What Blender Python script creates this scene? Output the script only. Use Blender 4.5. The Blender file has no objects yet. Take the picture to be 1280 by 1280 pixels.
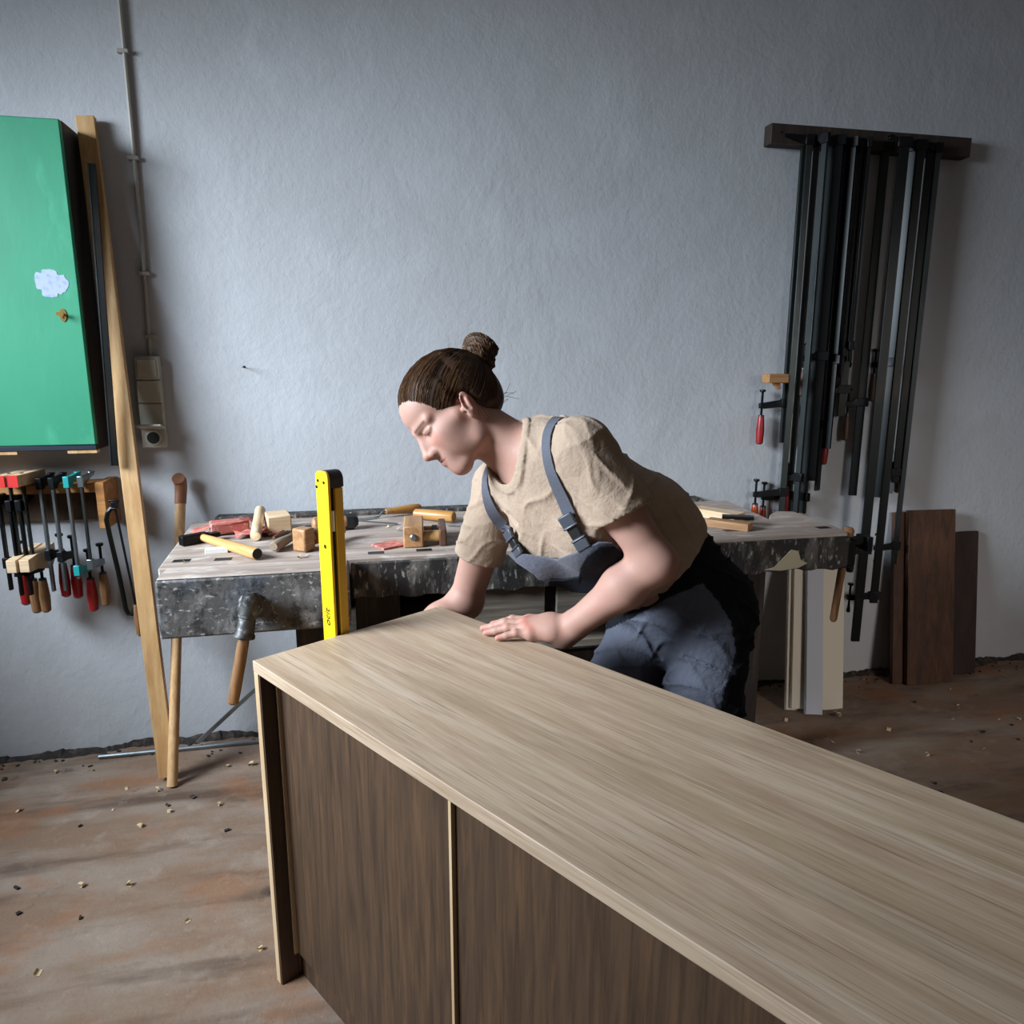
import bpy, bmesh, math, random
import numpy as np
from mathutils import Vector, Matrix, Euler
from mathutils.bvhtree import BVHTree

random.seed(7); np.random.seed(7)
scene = bpy.context.scene
COL = scene.collection
R = math.radians

# ------------------------------------------------------------------ camera
CAM_H, FOC, PITCH, YAW = 1.34, 900.0, math.atan(182/900), R(78)
cam = bpy.data.cameras.new('camera')
cam.sensor_width = 36; cam.sensor_fit = 'HORIZONTAL'; cam.lens = FOC/1280*36
cam.clip_start = 0.02
camo = bpy.data.objects.new('camera', cam); COL.objects.link(camo)
camo.location = (0, 0, CAM_H); camo.rotation_euler = (R(90)-PITCH, 0, YAW-R(90))
scene.camera = camo

# ------------------------------------------------------------------ world, daylight, exposure
w = bpy.data.worlds.new('world'); scene.world = w; w.use_nodes = True
w.node_tree.nodes['Background'].inputs[0].default_value = (0.86, 0.75, 0.68, 1)
w.node_tree.nodes['Background'].inputs[1].default_value = 0.075
def area(name, loc, target, sx, sy, power, color):
    l = bpy.data.lights.new(name, 'AREA'); l.shape = 'RECTANGLE'; l.size = sx; l.size_y = sy
    l.energy = power; l.color = color
    o = bpy.data.objects.new(name, l); COL.objects.link(o); o.location = loc
    o.rotation_euler = (Vector(target)-Vector(loc)).to_track_quat('-Z', 'Y').to_euler()
    return o
# daylight entering through the window in the left wall
ld = area('window_daylight', (-2.42, 1.20, 2.12), (0.2, 1.93, .86), 1.3, .95, 65, (0.77, 0.89, 1.0)); ld.data.spread = R(80)
# weak fill light added behind the camera, brightening the lower right of the room
l2 = area('rear_fill_light', (2.7, -2.1, 1.75), (2.0, 2.40, .10), .9, 1.1, 3.6, (1.0, 0.95, 0.90)); l2.data.spread = R(42)
scene.view_settings.view_transform = 'Standard'
scene.view_settings.look = 'None'
scene.view_settings.gamma = 1.0
scene.view_settings.use_curve_mapping = False
scene.view_settings.exposure = 0.0

# ------------------------------------------------------------------ helpers: geometry
FWD = Vector((math.cos(YAW), math.sin(YAW), 0)); RGT = Vector((math.sin(YAW), -math.cos(YAW), 0))
AX = FWD*math.cos(PITCH) - Vector((0, 0, 1))*math.sin(PITCH)
UPV = FWD*math.sin(PITCH) + Vector((0, 0, 1))*math.cos(PITCH)
C0 = Vector((0, 0, CAM_H))
def ray(x, y): return RGT*((x-640)/FOC) + UPV*((640-y)/FOC) + AX
def at_c(x, y, d): return C0 + ray(x, y)*d            # at depth d
def at_z(x, y, Z): r = ray(x, y); return C0 + r*((Z-CAM_H)/r.z)   # on a horizontal plane
def at_y(x, y, yy): r = ray(x, y); return C0 + r*(yy/r.y)         # on a plane parallel to the back wall
V = Vector

class MB:
    def __init__(s): s.v = []; s.f = []; s.m = []; s.cur = 0
    def add(s, vs, fs):
        b = len(s.v); s.v += [tuple(v) for v in vs]
        for f in fs: s.f.append([b+i for i in f]); s.m.append(s.cur)
        return s
    def box(s, c, size, rot=None):
        c = V(c); h = V(size)*0.5; rm = rot if rot is not None else Matrix.Identity(3)
        vs = [c + rm @ V((h.x*a, h.y*b, h.z*d)) for a in (-1, 1) for b in (-1, 1) for d in (-1, 1)]
        return s.add(vs, [(0,1,3,2),(4,6,7,5),(0,4,5,1),(2,3,7,6),(0,2,6,4),(1,5,7,3)])
    def bx(s, x0, x1, y0, y1, z0, z1): return s.box(((x0+x1)/2,(y0+y1)/2,(z0+z1)/2),(abs(x1-x0),abs(y1-y0),abs(z1-z0)))
    def bar(s, a, b, wd, th, side=(1,0,0)):
        a = V(a); b = V(b); z = (b-a).normalized(); x = V(side); x = (x - z*x.dot(z)).normalized(); y = z.cross(x)
        rm = Matrix((x, y, z)).transposed()
        return s.box((a+b)/2, (wd, th, (b-a).length), rm)
    def tube(s, pts, r, n=10, cap=True, sq=None):
        pts = [V(p) for p in pts]; k = len(pts)
        rs = r if isinstance(r, (list, tuple)) else [r]*k
        t0 = (pts[1]-pts[0]).normalized()
        x = t0.orthogonal().normalized() if sq is None else (V(sq)-t0*V(sq).dot(t0)).normalized()
        vs = []
        for i in range(k):
            t = (pts[min(i+1,k-1)]-pts[max(i-1,0)])
            t = t.normalized() if t.length > 1e-9 else t0
            x = (x - t*x.dot(t)).normalized(); y = t.cross(x)
            for j in range(n):
                a = 2*math.pi*j/n
                vs.append(pts[i] + (x*math.cos(a) + y*math.sin(a))*rs[i])
        fs = [(i*n+j, i*n+(j+1)%n, (i+1)*n+(j+1)%n, (i+1)*n+j) for i in range(k-1) for j in range(n)]
        if cap: fs += [tuple(range(n))[::-1], tuple((k-1)*n+j for j in range(n))]
        return s.add(vs, fs)
    def lathe(s, prof, o=(0,0,0), axis=(0,0,1), n=16):      # prof: (radius, height)
        o = V(o); ax = V(axis).normalized()
        return s.tube([o+ax*h for _, h in prof], [max(r, 1e-4) for r, _ in prof], n) if all(prof[i][1] != prof[i+1][1] for i in range(len(prof)-1)) \
            else s.tube([o+ax*(h+i*1e-5) for i, (_, h) in enumerate(prof)], [max(r, 1e-4) for r, _ in prof], n)
    def prism(s, poly, d, fr=None):                         # poly in local XY, thickness d in Z; fr = Matrix 4x4
        n = len(poly); fr = fr or Matrix.Identity(4)
        vs = [fr @ V((x, y, 0)) for x, y in poly] + [fr @ V((x, y, d)) for x, y in poly]
        return s.add(vs, [tuple(range(n))[::-1], tuple(range(n, 2*n))] + [(i, (i+1)%n, n+(i+1)%n, n+i) for i in range(n)])
    def sph(s, c, r, n=12, m=8):
        rx, ry, rz = (r, r, r) if not isinstance(r, (tuple, list)) else r
        c = V(c); vs = [c+V((0,0,rz))]
        for i in range(1, m):
            a = math.pi*i/m
            for j in range(n):
                b = 2*math.pi*j/n; vs.append(c+V((rx*math.sin(a)*math.cos(b), ry*math.sin(a)*math.sin(b), rz*math.cos(a))))
        vs.append(c-V((0,0,rz)))
        fs = [(0, 1+j, 1+(j+1)%n) for j in range(n)]
        for i in range(m-2):
            for j in range(n):
                fs.append((1+i*n+j, 1+(i+1)*n+j, 1+(i+1)*n+(j+1)%n, 1+i*n+(j+1)%n))
        L = len(vs)-1; b = 1+(m-2)*n
        fs += [(L, b+(j+1)%n, b+j) for j in range(n)]
        return s.add(vs, fs)

def obj(name, mb, mat, parent=None, bevel=0.0, smooth=True, seg=2, recalc=True):
    me = bpy.data.meshes.new(name)
    me.from_pydata(mb.v, [], mb.f)
    mats = mat if isinstance(mat, (list, tuple)) else [mat]
    for m in mats: me.materials.append(m)
    if len(mats) > 1: me.polygons.foreach_set('material_index', mb.m)
    if recalc:
        bm = bmesh.new(); bm.from_mesh(me); bmesh.ops.recalc_face_normals(bm, faces=bm.faces); bm.to_mesh(me); bm.free()
    if smooth:
        me.polygons.foreach_set('use_smooth', [True]*len(me.polygons)); me.set_sharp_from_angle(angle=R(35))
    o = bpy.data.objects.new(name, me); COL.objects.link(o)
    if parent: o.parent = parent
    if bevel:
        b = o.modifiers.new('bevel', 'BEVEL'); b.width = bevel; b.segments = seg; b.limit_method = 'ANGLE'; b.angle_limit = R(40)
    return o
def tag(o, label, cat, group=None, kind=None):
    if label: o['label'] = label
    if cat: o['category'] = cat
    if group: o['group'] = group
    if kind: o['kind'] = kind
    return o
def thing(name, label, cat, loc=(0,0,0), rot=(0,0,0), group=None):
    o = bpy.data.objects.new(name, None); COL.objects.link(o); o.empty_display_size = 0.05
    o.location = loc; o.rotation_euler = rot
    return tag(o, label, cat, group)
def struct(name, mb, mat, parent=None, **k):
    o = obj(name, mb, mat, parent, **k)
    if parent is None: o['kind'] = 'structure'
    return o

# ------------------------------------------------------------------ helpers: materials
def lin(c):
    if isinstance(c, str):
        c = [int(c[i:i+2], 16)/255 for i in (0, 2, 4)]
        c = [x/12.92 if x <= 0.04045 else ((x+0.055)/1.055)**2.4 for x in c]
    return (c[0], c[1], c[2], 1)
def mat(name, base, rough=0.6, metal=0.0, layers=(), bump=None, coat=0.0, attr=None, spec=0.5, sss=0.0, sheen=0.0):
    """layers: (colour, noise scale, axis stretch, lo, hi[, strength, detail, distortion]);  bump: list of (scale, stretch, strength, distance)"""
    m = bpy.data.materials.new(name); m.use_nodes = True
    nt = m.node_tree; N = nt.nodes; L = nt.links
    b = N['Principled BSDF']
    b.inputs['Roughness'].default_value = rough; b.inputs['Metallic'].default_value = metal
    b.inputs['Specular IOR Level'].default_value = spec
    if coat: b.inputs['Coat Weight'].default_value = coat
    if sheen: b.inputs['Sheen Weight'].default_value = sheen
    if sss:
        b.inputs['Subsurface Weight'].default_value = sss; b.inputs['Subsurface Radius'].default_value = (1.0, 0.35, 0.2)
        b.inputs['Subsurface Scale'].default_value = 0.006
    tc = N.new('ShaderNodeTexCoord')
    def noise(sc, st, det=5, dist=0.0, seed=0.0):
        mp = N.new('ShaderNodeMapping'); mp.inputs['Scale'].default_value = st; mp.inputs['Location'].default_value = (seed*3.1, seed*1.7, seed*2.3)
        L.new(tc.outputs['Object'], mp.inputs['Vector'])
        n = N.new('ShaderNodeTexNoise'); n.inputs['Scale'].default_value = sc; n.inputs['Detail'].default_value = det
        n.inputs['Distortion'].default_value = dist; n.inputs['Roughness'].default_value = 0.6
        L.new(mp.outputs[0], n.inputs['Vector']); return n.outputs['Fac']
    if attr:
        a = N.new('ShaderNodeAttribute'); a.attribute_name = attr; cur = a.outputs['Color']
    else:
        rgb = N.new('ShaderNodeRGB'); rgb.outputs[0].default_value = lin(base); cur = rgb.outputs[0]
    for i, ly in enumerate(layers):
        colr, sc, st, lo, hi = ly[:5]
        stren = ly[5] if len(ly) > 5 else 1.0; det = ly[6] if len(ly) > 6 else 5; dist = ly[7] if len(ly) > 7 else 0.0
        mr = N.new('ShaderNodeMapRange'); mr.inputs['From Min'].default_value = lo; mr.inputs['From Max'].default_value = hi
        mr.inputs['To Max'].default_value = stren; mr.clamp = True
        L.new(noise(sc, st, det, dist, i+1), mr.inputs['Value'])
        mx = N.new('ShaderNodeMix'); mx.data_type = 'RGBA'
        L.new(mr.outputs[0], mx.inputs['Factor']); L.new(cur, mx.inputs['A']); mx.inputs['B'].default_value = lin(colr)
        cur = mx.outputs['Result']
    L.new(cur, b.inputs['Base Color'])
    if bump:
        prev = None
        for i, (sc, st, stren, dist) in enumerate(bump):
            bp = N.new('ShaderNodeBump'); bp.inputs['Strength'].default_value = stren; bp.inputs['Distance'].default_value = dist
            L.new(noise(sc, st, 4, 0.3, 11+i), bp.inputs['Height'])
            if prev: L.new(prev, bp.inputs['Normal'])
            prev = bp.outputs['Normal']
        L.new(prev, b.inputs['Normal'])
    return m
def wood(name, base, dark, light, axis='x', fine=1.0, rough=0.55, extra=()):
    st = {'x': (1, 14, 14), 'y': (14, 1, 14), 'z': (14, 14, 1)}[axis]
    st2 = {'x': (1.5, 40, 40), 'y': (40, 1.5, 40), 'z': (40, 40, 1.5)}[axis]
    return mat(name, base, rough, layers=[(dark, 2.2*fine, st, .42, .68, .8, 6, .6), (light, 2.6*fine, st, .52, .75, .6, 4, .3),
               (dark, 3.5*fine, st2, .5, .72, .55, 3)] + list(extra), bump=[(3.5*fine, st2, .25, .001)])

WALL_Y = 2.61
# ------------------------------------------------------------------ materials
M = {}
M['wall'] = mat('wall_plaster', 'b4b5b9', .85, layers=[('a9a7a6', 1.1, (1,1,1), .45, .75, .5), ('c2c4c9', 3, (1,1,1), .5, .7, .4), ('8d8378', 9, (1,1,1), .70, .78, .35)],
                bump=[(3, (1,1,1), .35, .02), (60, (1,1,.85), .32, .004), (150, (1,1,1), .25, .002)])
M['ceiling'] = mat('ceiling_paint', 'dcdcda', .9, bump=[(60, (1,1,1), .3, .003)])
M['floor'] = mat('floor_boards', '7d6350', .85, layers=[('8d7d70', 2.2, (1,3,1), .42, .62, .8), ('4a3426', 2.6, (.5,2.5,1), .52, .68, .8), ('9b8c7d', 14, (1,1,1), .55, .75, .55),
                 ('2b2320', 7, (1,1,1), .66, .76, .8), ('8f5a34', 2.7, (1,1.6,1), .52, .68, .75), ('c3b49c', 60, (1,1,1), .68, .76, .5)], bump=[(14, (1,1,1), .5, .006), (90, (1,1,1), .4, .003)])
M['oak_top'] = wood('pale_oak', 'b79f87', '977b63', 'c8b5a2', 'x', 1.0, .55, extra=[('9c8467', 1.3, (.7, 9, 9), .52, .64, .6), ('705a42', 6, (1.0, 60, 60), .55, .68, .7), ('cdbda4', 5, (1.0, 50, 50), .58, .70, .5), ('857259', 2.2, (.5, 3, 3), .56, .66, .35)])
M['oak_z'] = wood('pale_oak_upright', 'c7ac88', 'a98a66', 'd8c2a2', 'z', 1.0, .5)
M['oak_edge'] = wood('oak_edge', 'c9ad88', 'a7855c', 'dcc6a6', 'x', 1.4, .5)
M['smoked'] = wood('smoked_oak', '4c3726', '2d1e13', '67492f', 'z', 1.6, .55)
M['yellow'] = mat('yellow_paint', 'efbd0e', .45, layers=[('d4a30c', 30, (1,1,.2), .6, .8, .3)])
M['black'] = mat('black_plastic', '131313', .5)
M['bench'] = wood('worn_beech', 'a6958a', '78645a', 'c6b7ac', 'x', .9, .75, extra=[('d9d2ca', 9, (1,2,2), .55, .72, .6), ('6a3f38', 5, (1,1,1), .66, .76, .35), ('5c5049', 20, (.6,3,3), .62, .75, .5)])
M['stained'] = mat('tar_stained_wood', '211d1b', .7, layers=[('6d6660', 22, (1,1,.35), .5, .64, .75), ('3e2c24', 9, (1,1,1), .5, .66, .6), ('a8a298', 70, (1.3,1.3,.5), .58, .68, .75), ('0f0d0d', 6, (1,1,1), .56, .7, .7), ('d6d0c4', 16, (3,3,.25), .69, .75, .7)],
                   bump=[(40, (1,1,1), .5, .004)])
M['jaw'] = mat('grimy_vise_wood', '55514f', .65, layers=[('8f8b89', 16, (1,1,.6), .48, .62, .8), ('1e1b1a', 22, (1,1,.8), .52, .62, .85), ('c9c6c2', 75, (.7,.7,1.2), .58, .68, .7), ('3b4350', 7, (1,1,1), .52, .66, .5), ('d8d2c6', 14, (4,4,.3), .66, .72, .8), ('141211', 60, (1,1,1), .58, .68, .7)],
               bump=[(36, (1,1,1), .5, .004)])
M['cream_patch'] = mat('cream_paint_patch', 'b7ab8e', .7, layers=[('8d8268', 12, (1,1,1), .5, .7, .6)])
M['darkwood'] = wood('old_dark_wood', '33271f', '1b1512', '52443a', 'z', 1.0, .7)
M['greyboard'] = wood('old_grey_board', '8a7f72', '5a5047', 'aea292', 'x', 1.0, .75)
M['iron'] = mat('black_iron', '17181a', .42, .7, layers=[('3a3634', 20, (1,1,1), .55, .75, .7)])
M['iron_worn'] = mat('worn_iron', '4b4a49', .5, .6, layers=[('8a8a88', 40, (1,1,1), .5, .64, .8), ('1d1b1a', 30, (1,1,1), .52, .64, .85), ('6a4a34', 22, (1,1,1), .58, .68, .6)], bump=[(60, (1,1,1), .5, .003)])
M['steel'] = mat('bare_steel', '8d9599', .32, .9, layers=[('5d6063', 18, (1,1,.3), .5, .75, .6)])
M['steel_dull'] = mat('dull_steel', '444949', .36, .85, layers=[('1d1e1e', 9, (1,1,.3), .5, .72, .75)])
M['darksteel'] = mat('dark_steel', '1c1e1e', .35, .7, layers=[('3c3028', 10, (1,1,.3), .55, .75, .7)])
M['red'] = mat('red_lacquer', '8f1a1c', .35, layers=[('5c0f10', 14, (1,1,1), .55, .75, .6)])
M['redbright'] = mat('red_paint', 'c42622', .45, layers=[('8c1a18', 18, (1,1,1), .55, .75, .5)])
M['handle'] = wood('turned_handle', '86603f', '553722', 'a98158', 'z', 1.4, .45)
M['handle_dark'] = wood('old_handle', '5b3a26', '2f1d13', '7d5537', 'z', 1.4, .5)
M['ash'] = wood('ash_handle', 'd2a878', 'ab7f52', 'e8c89e', 'z', 1.2, .5)
M['ash_x'] = wood('ash_handle_long', 'c99c60', '97683a', 'e2bd86', 'x', 1.2, .45)
M['pine'] = wood('pine_slat', 'c39a68', 'a27748', 'd9b98c', 'z', .8, .55)
M['beech'] = wood('beech_block', 'aa7d52', '7b5433', 'c69d70', 'x', 1.2, .5)
M['beech_pale'] = wood('pale_block', 'd8bb98', 'b8946c', 'ead6bc', 'x', 1.0, .6)
M['rackwood'] = wood('rack_pine', 'b0793f', '7a4c24', 'cf9f66', 'x', .9, .6)
M['teal'] = mat('teal_enamel', '1f8a8a', .35)
M['green'] = mat('green_door_paint', '2b8a66', .5, layers=[('21755a', 3, (1,1,.5), .45, .7, .6), ('52b48d', 9, (1,1,.3), .58, .74, .5), ('1c6a52', 2, (1,1,1), .62, .75, .5), ('8cc9ae', 45, (1,1,.4), .7, .78, .5)], bump=[(20, (1,1,.4), .2, .002)])
M['cabdark'] = mat('cabinet_dark_side', '17120f', .6, layers=[('3a2619', 6, (1,1,.15), .5, .7, .7)])
M['sticker'] = mat('torn_paper', 'a2acbf', .8, layers=[('7d92b5', 60, (1,1,1), .5, .65, .7)])
M['brass'] = mat('old_brass', 'a08045', .35, .9)
M['switch'] = mat('grey_bakelite', 'aaa596', .45, layers=[('6f6a5e', 20, (1,1,1), .55, .75, .5)])
M['switch_light'] = mat('pale_bakelite', 'b5b3a6', .4)
M['conduit'] = mat('conduit_paint', 'a09a92', .6)
M['whiteboard'] = mat('white_laminate', 'cfc4b2', .5, layers=[('b8ab98', 3, (1,1,.3), .5, .7, .4)])
M['greyslat'] = mat('grey_primer', 'b3b4bd', .55)
M['brownboard'] = wood('brown_veneer', '4d2f1e', '2c1a10', '6b442c', 'z', 1.2, .55)
M['white'] = mat('white_paper', 'dcdad2', .8)
M['sand_red'] = mat('red_sandpaper', 'a8574c', .85, layers=[('d8a89a', 40, (1,3,1), .52, .66, .8), ('6e2a26', 10, (1,1,1), .55, .7, .6)], bump=[(200, (1,1,1), .4, .002)])
M['dust'] = mat('floor_dirt', '2a2320', .95, layers=[('5a4b40', 30, (1,1,1), .5, .7, .7)], bump=[(60, (1,1,1), .6, .01)])
M['shaving'] = mat('wood_shaving', 'c9b08c', .75)

# ------------------------------------------------------------------ the setting
mb = MB(); mb.bx(-2.7, 4.6, WALL_Y, WALL_Y+.12, 0, 2.75); struct('wall_back', mb, M['wall'])
mb = MB()   # left wall with a window opening y 0.5..1.9, z 1.6..2.65
mb.bx(-2.6, -2.45, -2.2, .5, 0, 2.75).bx(-2.6, -2.45, 1.9, WALL_Y, 0, 2.75).bx(-2.6, -2.45, .5, 1.9, 0, 1.6).bx(-2.6, -2.45, .5, 1.9, 2.65, 2.75)
struct('wall_left', mb, M['wall'])
mb = MB()
for y in (.525, 1.2, 1.875): mb.bx(-2.57, -2.52, y-.025, y+.025, 1.6, 2.65)
for z in (1.62, 2.63): mb.bx(-2.57, -2.52, .5, 1.9, z-.02, z+.02)
struct('window_1', mb, M['whiteboard'])
mb = MB(); mb.bx(-2.7, 4.6, -2.2, WALL_Y+.12, -.08, 0); struct('floor', mb, M['floor'])
mb = MB(); mb.bx(-2.7, 4.6, -2.2, WALL_Y+.12, 2.75, 2.85); struct('ceiling', mb, M['ceiling'])

# ------------------------------------------------------------------ oak cabinet in the foreground
CA = R(-57.6)
cab = thing('oak_cabinet', 'long low oak cabinet with pale top and dark brown inset front, in the foreground', 'cabinet', (-.229, 1.445, 0), (0, 0, CA))
CL, CD, CT = 1.72, .482, .758       # local x = length, y = depth
mb = MB(); mb.bx(0, CL, 0, CD, CT-.024, CT); obj('top_panel', mb, [M['oak_top']], cab, bevel=.0015)
for x in (0, CL-.018):
    mb = MB(); mb.bx(x, x+.018, 0.001, CD, 0, CT-.0245); obj('side_panel', mb, M['oak_z'], cab, bevel=.001)
mb = MB(); mb.bx(.0182, CL-.0182, CD-.012, CD-.002, .02, CT-.025); obj('back_panel', mb, M['oak_z'], cab)
mb = MB(); mb.bx(.0182, CL-.0182, .05, CD-.0125, .06, .08); obj('bottom_panel', mb, M['oak_top'], cab)
mb = MB(); mb.bx(.0182, CL-.0182, .05, .07, 0, .0595); obj('plinth', mb, M['smoked'], cab)
mb = MB(); mb.bx(.0183, .0225, .003, .046, .0, CT-.0255); obj('side_lining', mb, M['smoked'], cab)
for k in range(3):
    x0 = .0305+k*.554
    mb = MB(); mb.bx(x0, x0+.546, .041, .060, .064, CT-.027); d = obj('door', mb, M['smoked'], cab, bevel=.001)
    d['label'] = 'dark brown inset door with vertical grain'
    mb = MB(); mb.bx(x0-.0065, x0-.0004, .033, .060, .064, CT-.027); obj('edge_strip', mb, M['oak_z'], d)

# ------------------------------------------------------------------ yellow level standing against the cabinet's end
lv = thing('spirit_level', 'tall yellow spirit level standing upright against the cabinet end', 'spirit level', (-.0635, 1.5805, 0), (0, 0, CA))
LH = 1.122
def round_top(w, h, r):
    p = [(-w/2, 0), (w/2, 0)]
    for i in range(7): a = i/6*math.pi/2; p.append((w/2-r+r*math.cos(a), h-r+r*math.sin(a)))
    for i in range(7): a = math.pi/2+i/6*math.pi/2; p.append((-w/2+r+r*math.cos(a), h-r+r*math.sin(a)))
    return p
FR = Matrix(((1,0,0,0),(0,0,-1,0),(0,1,0,0),(0,0,0,1)))     # prism plane -> XZ, thickness toward -Y
# local -Y faces lower-left (bright), +X faces the cabinet
mb = MB(); mb.prism(round_top(.050, LH, .016), .006, Matrix.Translation((0, -.016, 0)) @ FR); fp = obj('front_plate', mb, M['yellow'], lv, bevel=.001)
mb = MB(); mb.bx(-.022, .017, -.0155, .013, 0.0, LH-.026); obj('core', mb, M['black'], lv, bevel=.002)
mb = MB(); mb.bx(-.023, .0235, -.0055, .0155, 0.0, LH-.036); obj('rear_rail', mb, mat('shaded_yellow_paint', 'c9990f', .45), lv, bevel=.002)  # shade of the cabinet-facing side put into the colour, a darker yellow
mb = MB(); mb.prism(round_top(.047, .036, .02), .034, Matrix.Translation((0, .018, LH-.0355)) @ FR); obj('end_cap', mb, M['black'], lv, bevel=.002)
for (x, z) in ((-.014, LH-.022), (.010, LH-.024), (-.020, LH-.036)):
    mb = MB(); mb.lathe([(.0035, 0), (.0035, .0012)], (x, -.022, z), (0, -1, 0), 10); obj('screw', mb, M['iron'], lv)
mb = MB(); mb.lathe([(.0048, 0), (.0048, .0008)], (.002, -.022, LH-.165), (0, -1, 0), 14); obj('hanging_hole', mb, M['black'], lv)
mb = MB(); mb.tube([(.019, -.0105, LH-.13), (.019, -.0105, LH-.085)], .0042, 12); obj('vial', mb, mat('vial_glass', 'e8e6c0', .08, spec=.8), lv)
# small dark script on the front plate, reading upwards, too small to read letter by letter in the photo
fc = bpy.data.curves.new('lettering', 'FONT'); fc.body = 'ocit'; fc.size = .026; fc.extrude = .0002; fc.shear = .25
fo = bpy.data.objects.new('lettering', fc); COL.objects.link(fo); bpy.context.view_layer.update()
me = bpy.data.meshes.new_from_object(fo.evaluated_get(bpy.context.evaluated_depsgraph_get())); bpy.data.objects.remove(fo)
lt = bpy.data.objects.new('lettering', me); COL.objects.link(lt); lt.parent = lv; lt.location = (.006, -.0229, .775); lt.rotation_euler = (R(90), R(-90), 0); me.materials.clear(); me.materials.append(M['black'])

# ------------------------------------------------------------------ workbench
BZ, BF, BB = .825, 1.955, 2.595
wb = thing('workbench', 'old wooden joiner workbench with black-stained front against the wall', 'workbench', (0, 0, 0))
top = [(-.525, BF), (1.505, BF), (1.53, 2.1), (1.53, 2.29), (1.47, 2.31), (1.41, 2.25), (1.37, 2.19), (1.378, 2.25), (1.40, BB-.05), (-.56, BB-.05)]
mb = MB(); mb.prism(top, .045, Matrix.Translation((0, 0, BZ-.045))); bt = obj('bench_top', mb, M['bench'], wb, bevel=.004)
mb = MB(); mb.bx(-.49, 1.30, BB-.049, BB+.012, .70, BZ+.012); obj('back_rail', mb, M['stained'], wb, bevel=.004)
mb = MB()
n = 60; lo = []
for i in range(n+1):
    x = -.036+1.541*i/n; lo.append((x, BZ-.113+.004*math.sin(i*1.7)+.003*math.sin(i*.63)))
mb.prism([(x, z) for x, z in lo]+[(1.505, BZ-.011), (-.036, BZ-.011)], .012, Matrix.Translation((0, BF-.0006, 0)) @ FR)
obj('front_apron', mb, M['stained'], wb, bevel=.003)
mb = MB(); mb.prism([(1.21, .722), (1.245, .728), (1.30, .782), (1.325, .776), (1.335, .748), (1.36, .735), (1.33, .722), (1.27, .716)], .0012, Matrix.Translation((0, BF-.0128, 0)) @ FR)
obj('paint_patch', mb, M['cream_patch'], wb)
mb = MB(); mb.bx(-.02, 1.50, BF+.0, BF+.08, BZ-.108, BZ-.0455); mb.bx(1.50, 1.515, BF+.005, 2.2, BZ-.11, BZ-.046); obj('end_board', mb, M['stained'], wb, bevel=.003)
# front vise
mb = MB(); mb.bx(-.505, -.04, 1.838, 1.945, .672, BZ-.0); vj = obj('vise_jaw', mb, M['jaw'], wb, bevel=.007, seg=3)
vj['label'] = 'broad grimy grey front vise jaw'
mb = MB(); mb.bx(-.50, -.045, 1.840, 1.943, BZ+.0002, BZ+.003); obj('jaw_cap', mb, M['bench'], vj, bevel=.001)
mb = MB(); mb.bx(-.50, -.13, 1.946, 1.954, .68, BZ-.01); obj('vise_lining', mb, M['darkwood'], wb)
hub = V((-.283, 1.838, .752))
mb = MB(); mb.lathe([(.030, -.0), (.032, .006), (.024, .012), (.022, .03), (.027, .034), (.027, .05), (.020, .056), (.012, .058)], hub, (0, -1, 0), 20)
vs = obj('vise_screw', mb, M['iron_worn'], wb)
hd = V((-.21, -.10, -.97)).normalized()
hc = hub + V((0, -.045, 0))
mb = MB(); mb.tube([hc-hd*.045, hc-hd*.035, hc+hd*.0, hc+hd*.018], [.012, .021, .024, .024], 16); mb.tube([hc+hd*.018, hc+hd*.022, hc+hd*.06, hc+hd*.066, hc+hd*.072], [.024, .0205, .0225, .026, .0255], 16)
obj('vise_socket', mb, M['iron_worn'], vs)
mb = MB(); mb.tube([hc+hd*.07, hc+hd*.10, hc+hd*.2, hc+hd*.237, hc+hd*.242], [.0135, .0145, .0145, .0135, .009], 14); obj('vise_handle', mb, M['handle'], vs)
# tail vise on the right end
th = V((1.525, 1.985, .775)); td = V((-.10, -.02, -.99)).normalized()
mb = MB(); mb.lathe([(.04, 0), (.042, .012), (.025, .02), (.022, .05), (.018, .055)], (1.51, 2.0, .775), (1, 0, 0), 18); mb.bx(1.515, 1.60, 1.975, 2.0, .775, .80); mb.bx(1.585, 1.605, 1.96, 2.02, .755, .802)
tv = obj('tail_vise_screw', mb, M['iron'], wb, bevel=.002)
mb = MB(); mb.tube([th-td*.058, th-td*.05, th-td*.03, th-td*.026, th+td*.25, th+td*.258], [.012, .018, .018, .0125, .0115, .007], 14); obj('tail_vise_handle', mb, M['handle'], tv)
mb = MB(); mb.box(V((1.515, 1.985, .755)), (.055, .07, .10)); obj('tail_vise_nut', mb, M['iron'], tv, bevel=.012)
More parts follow.
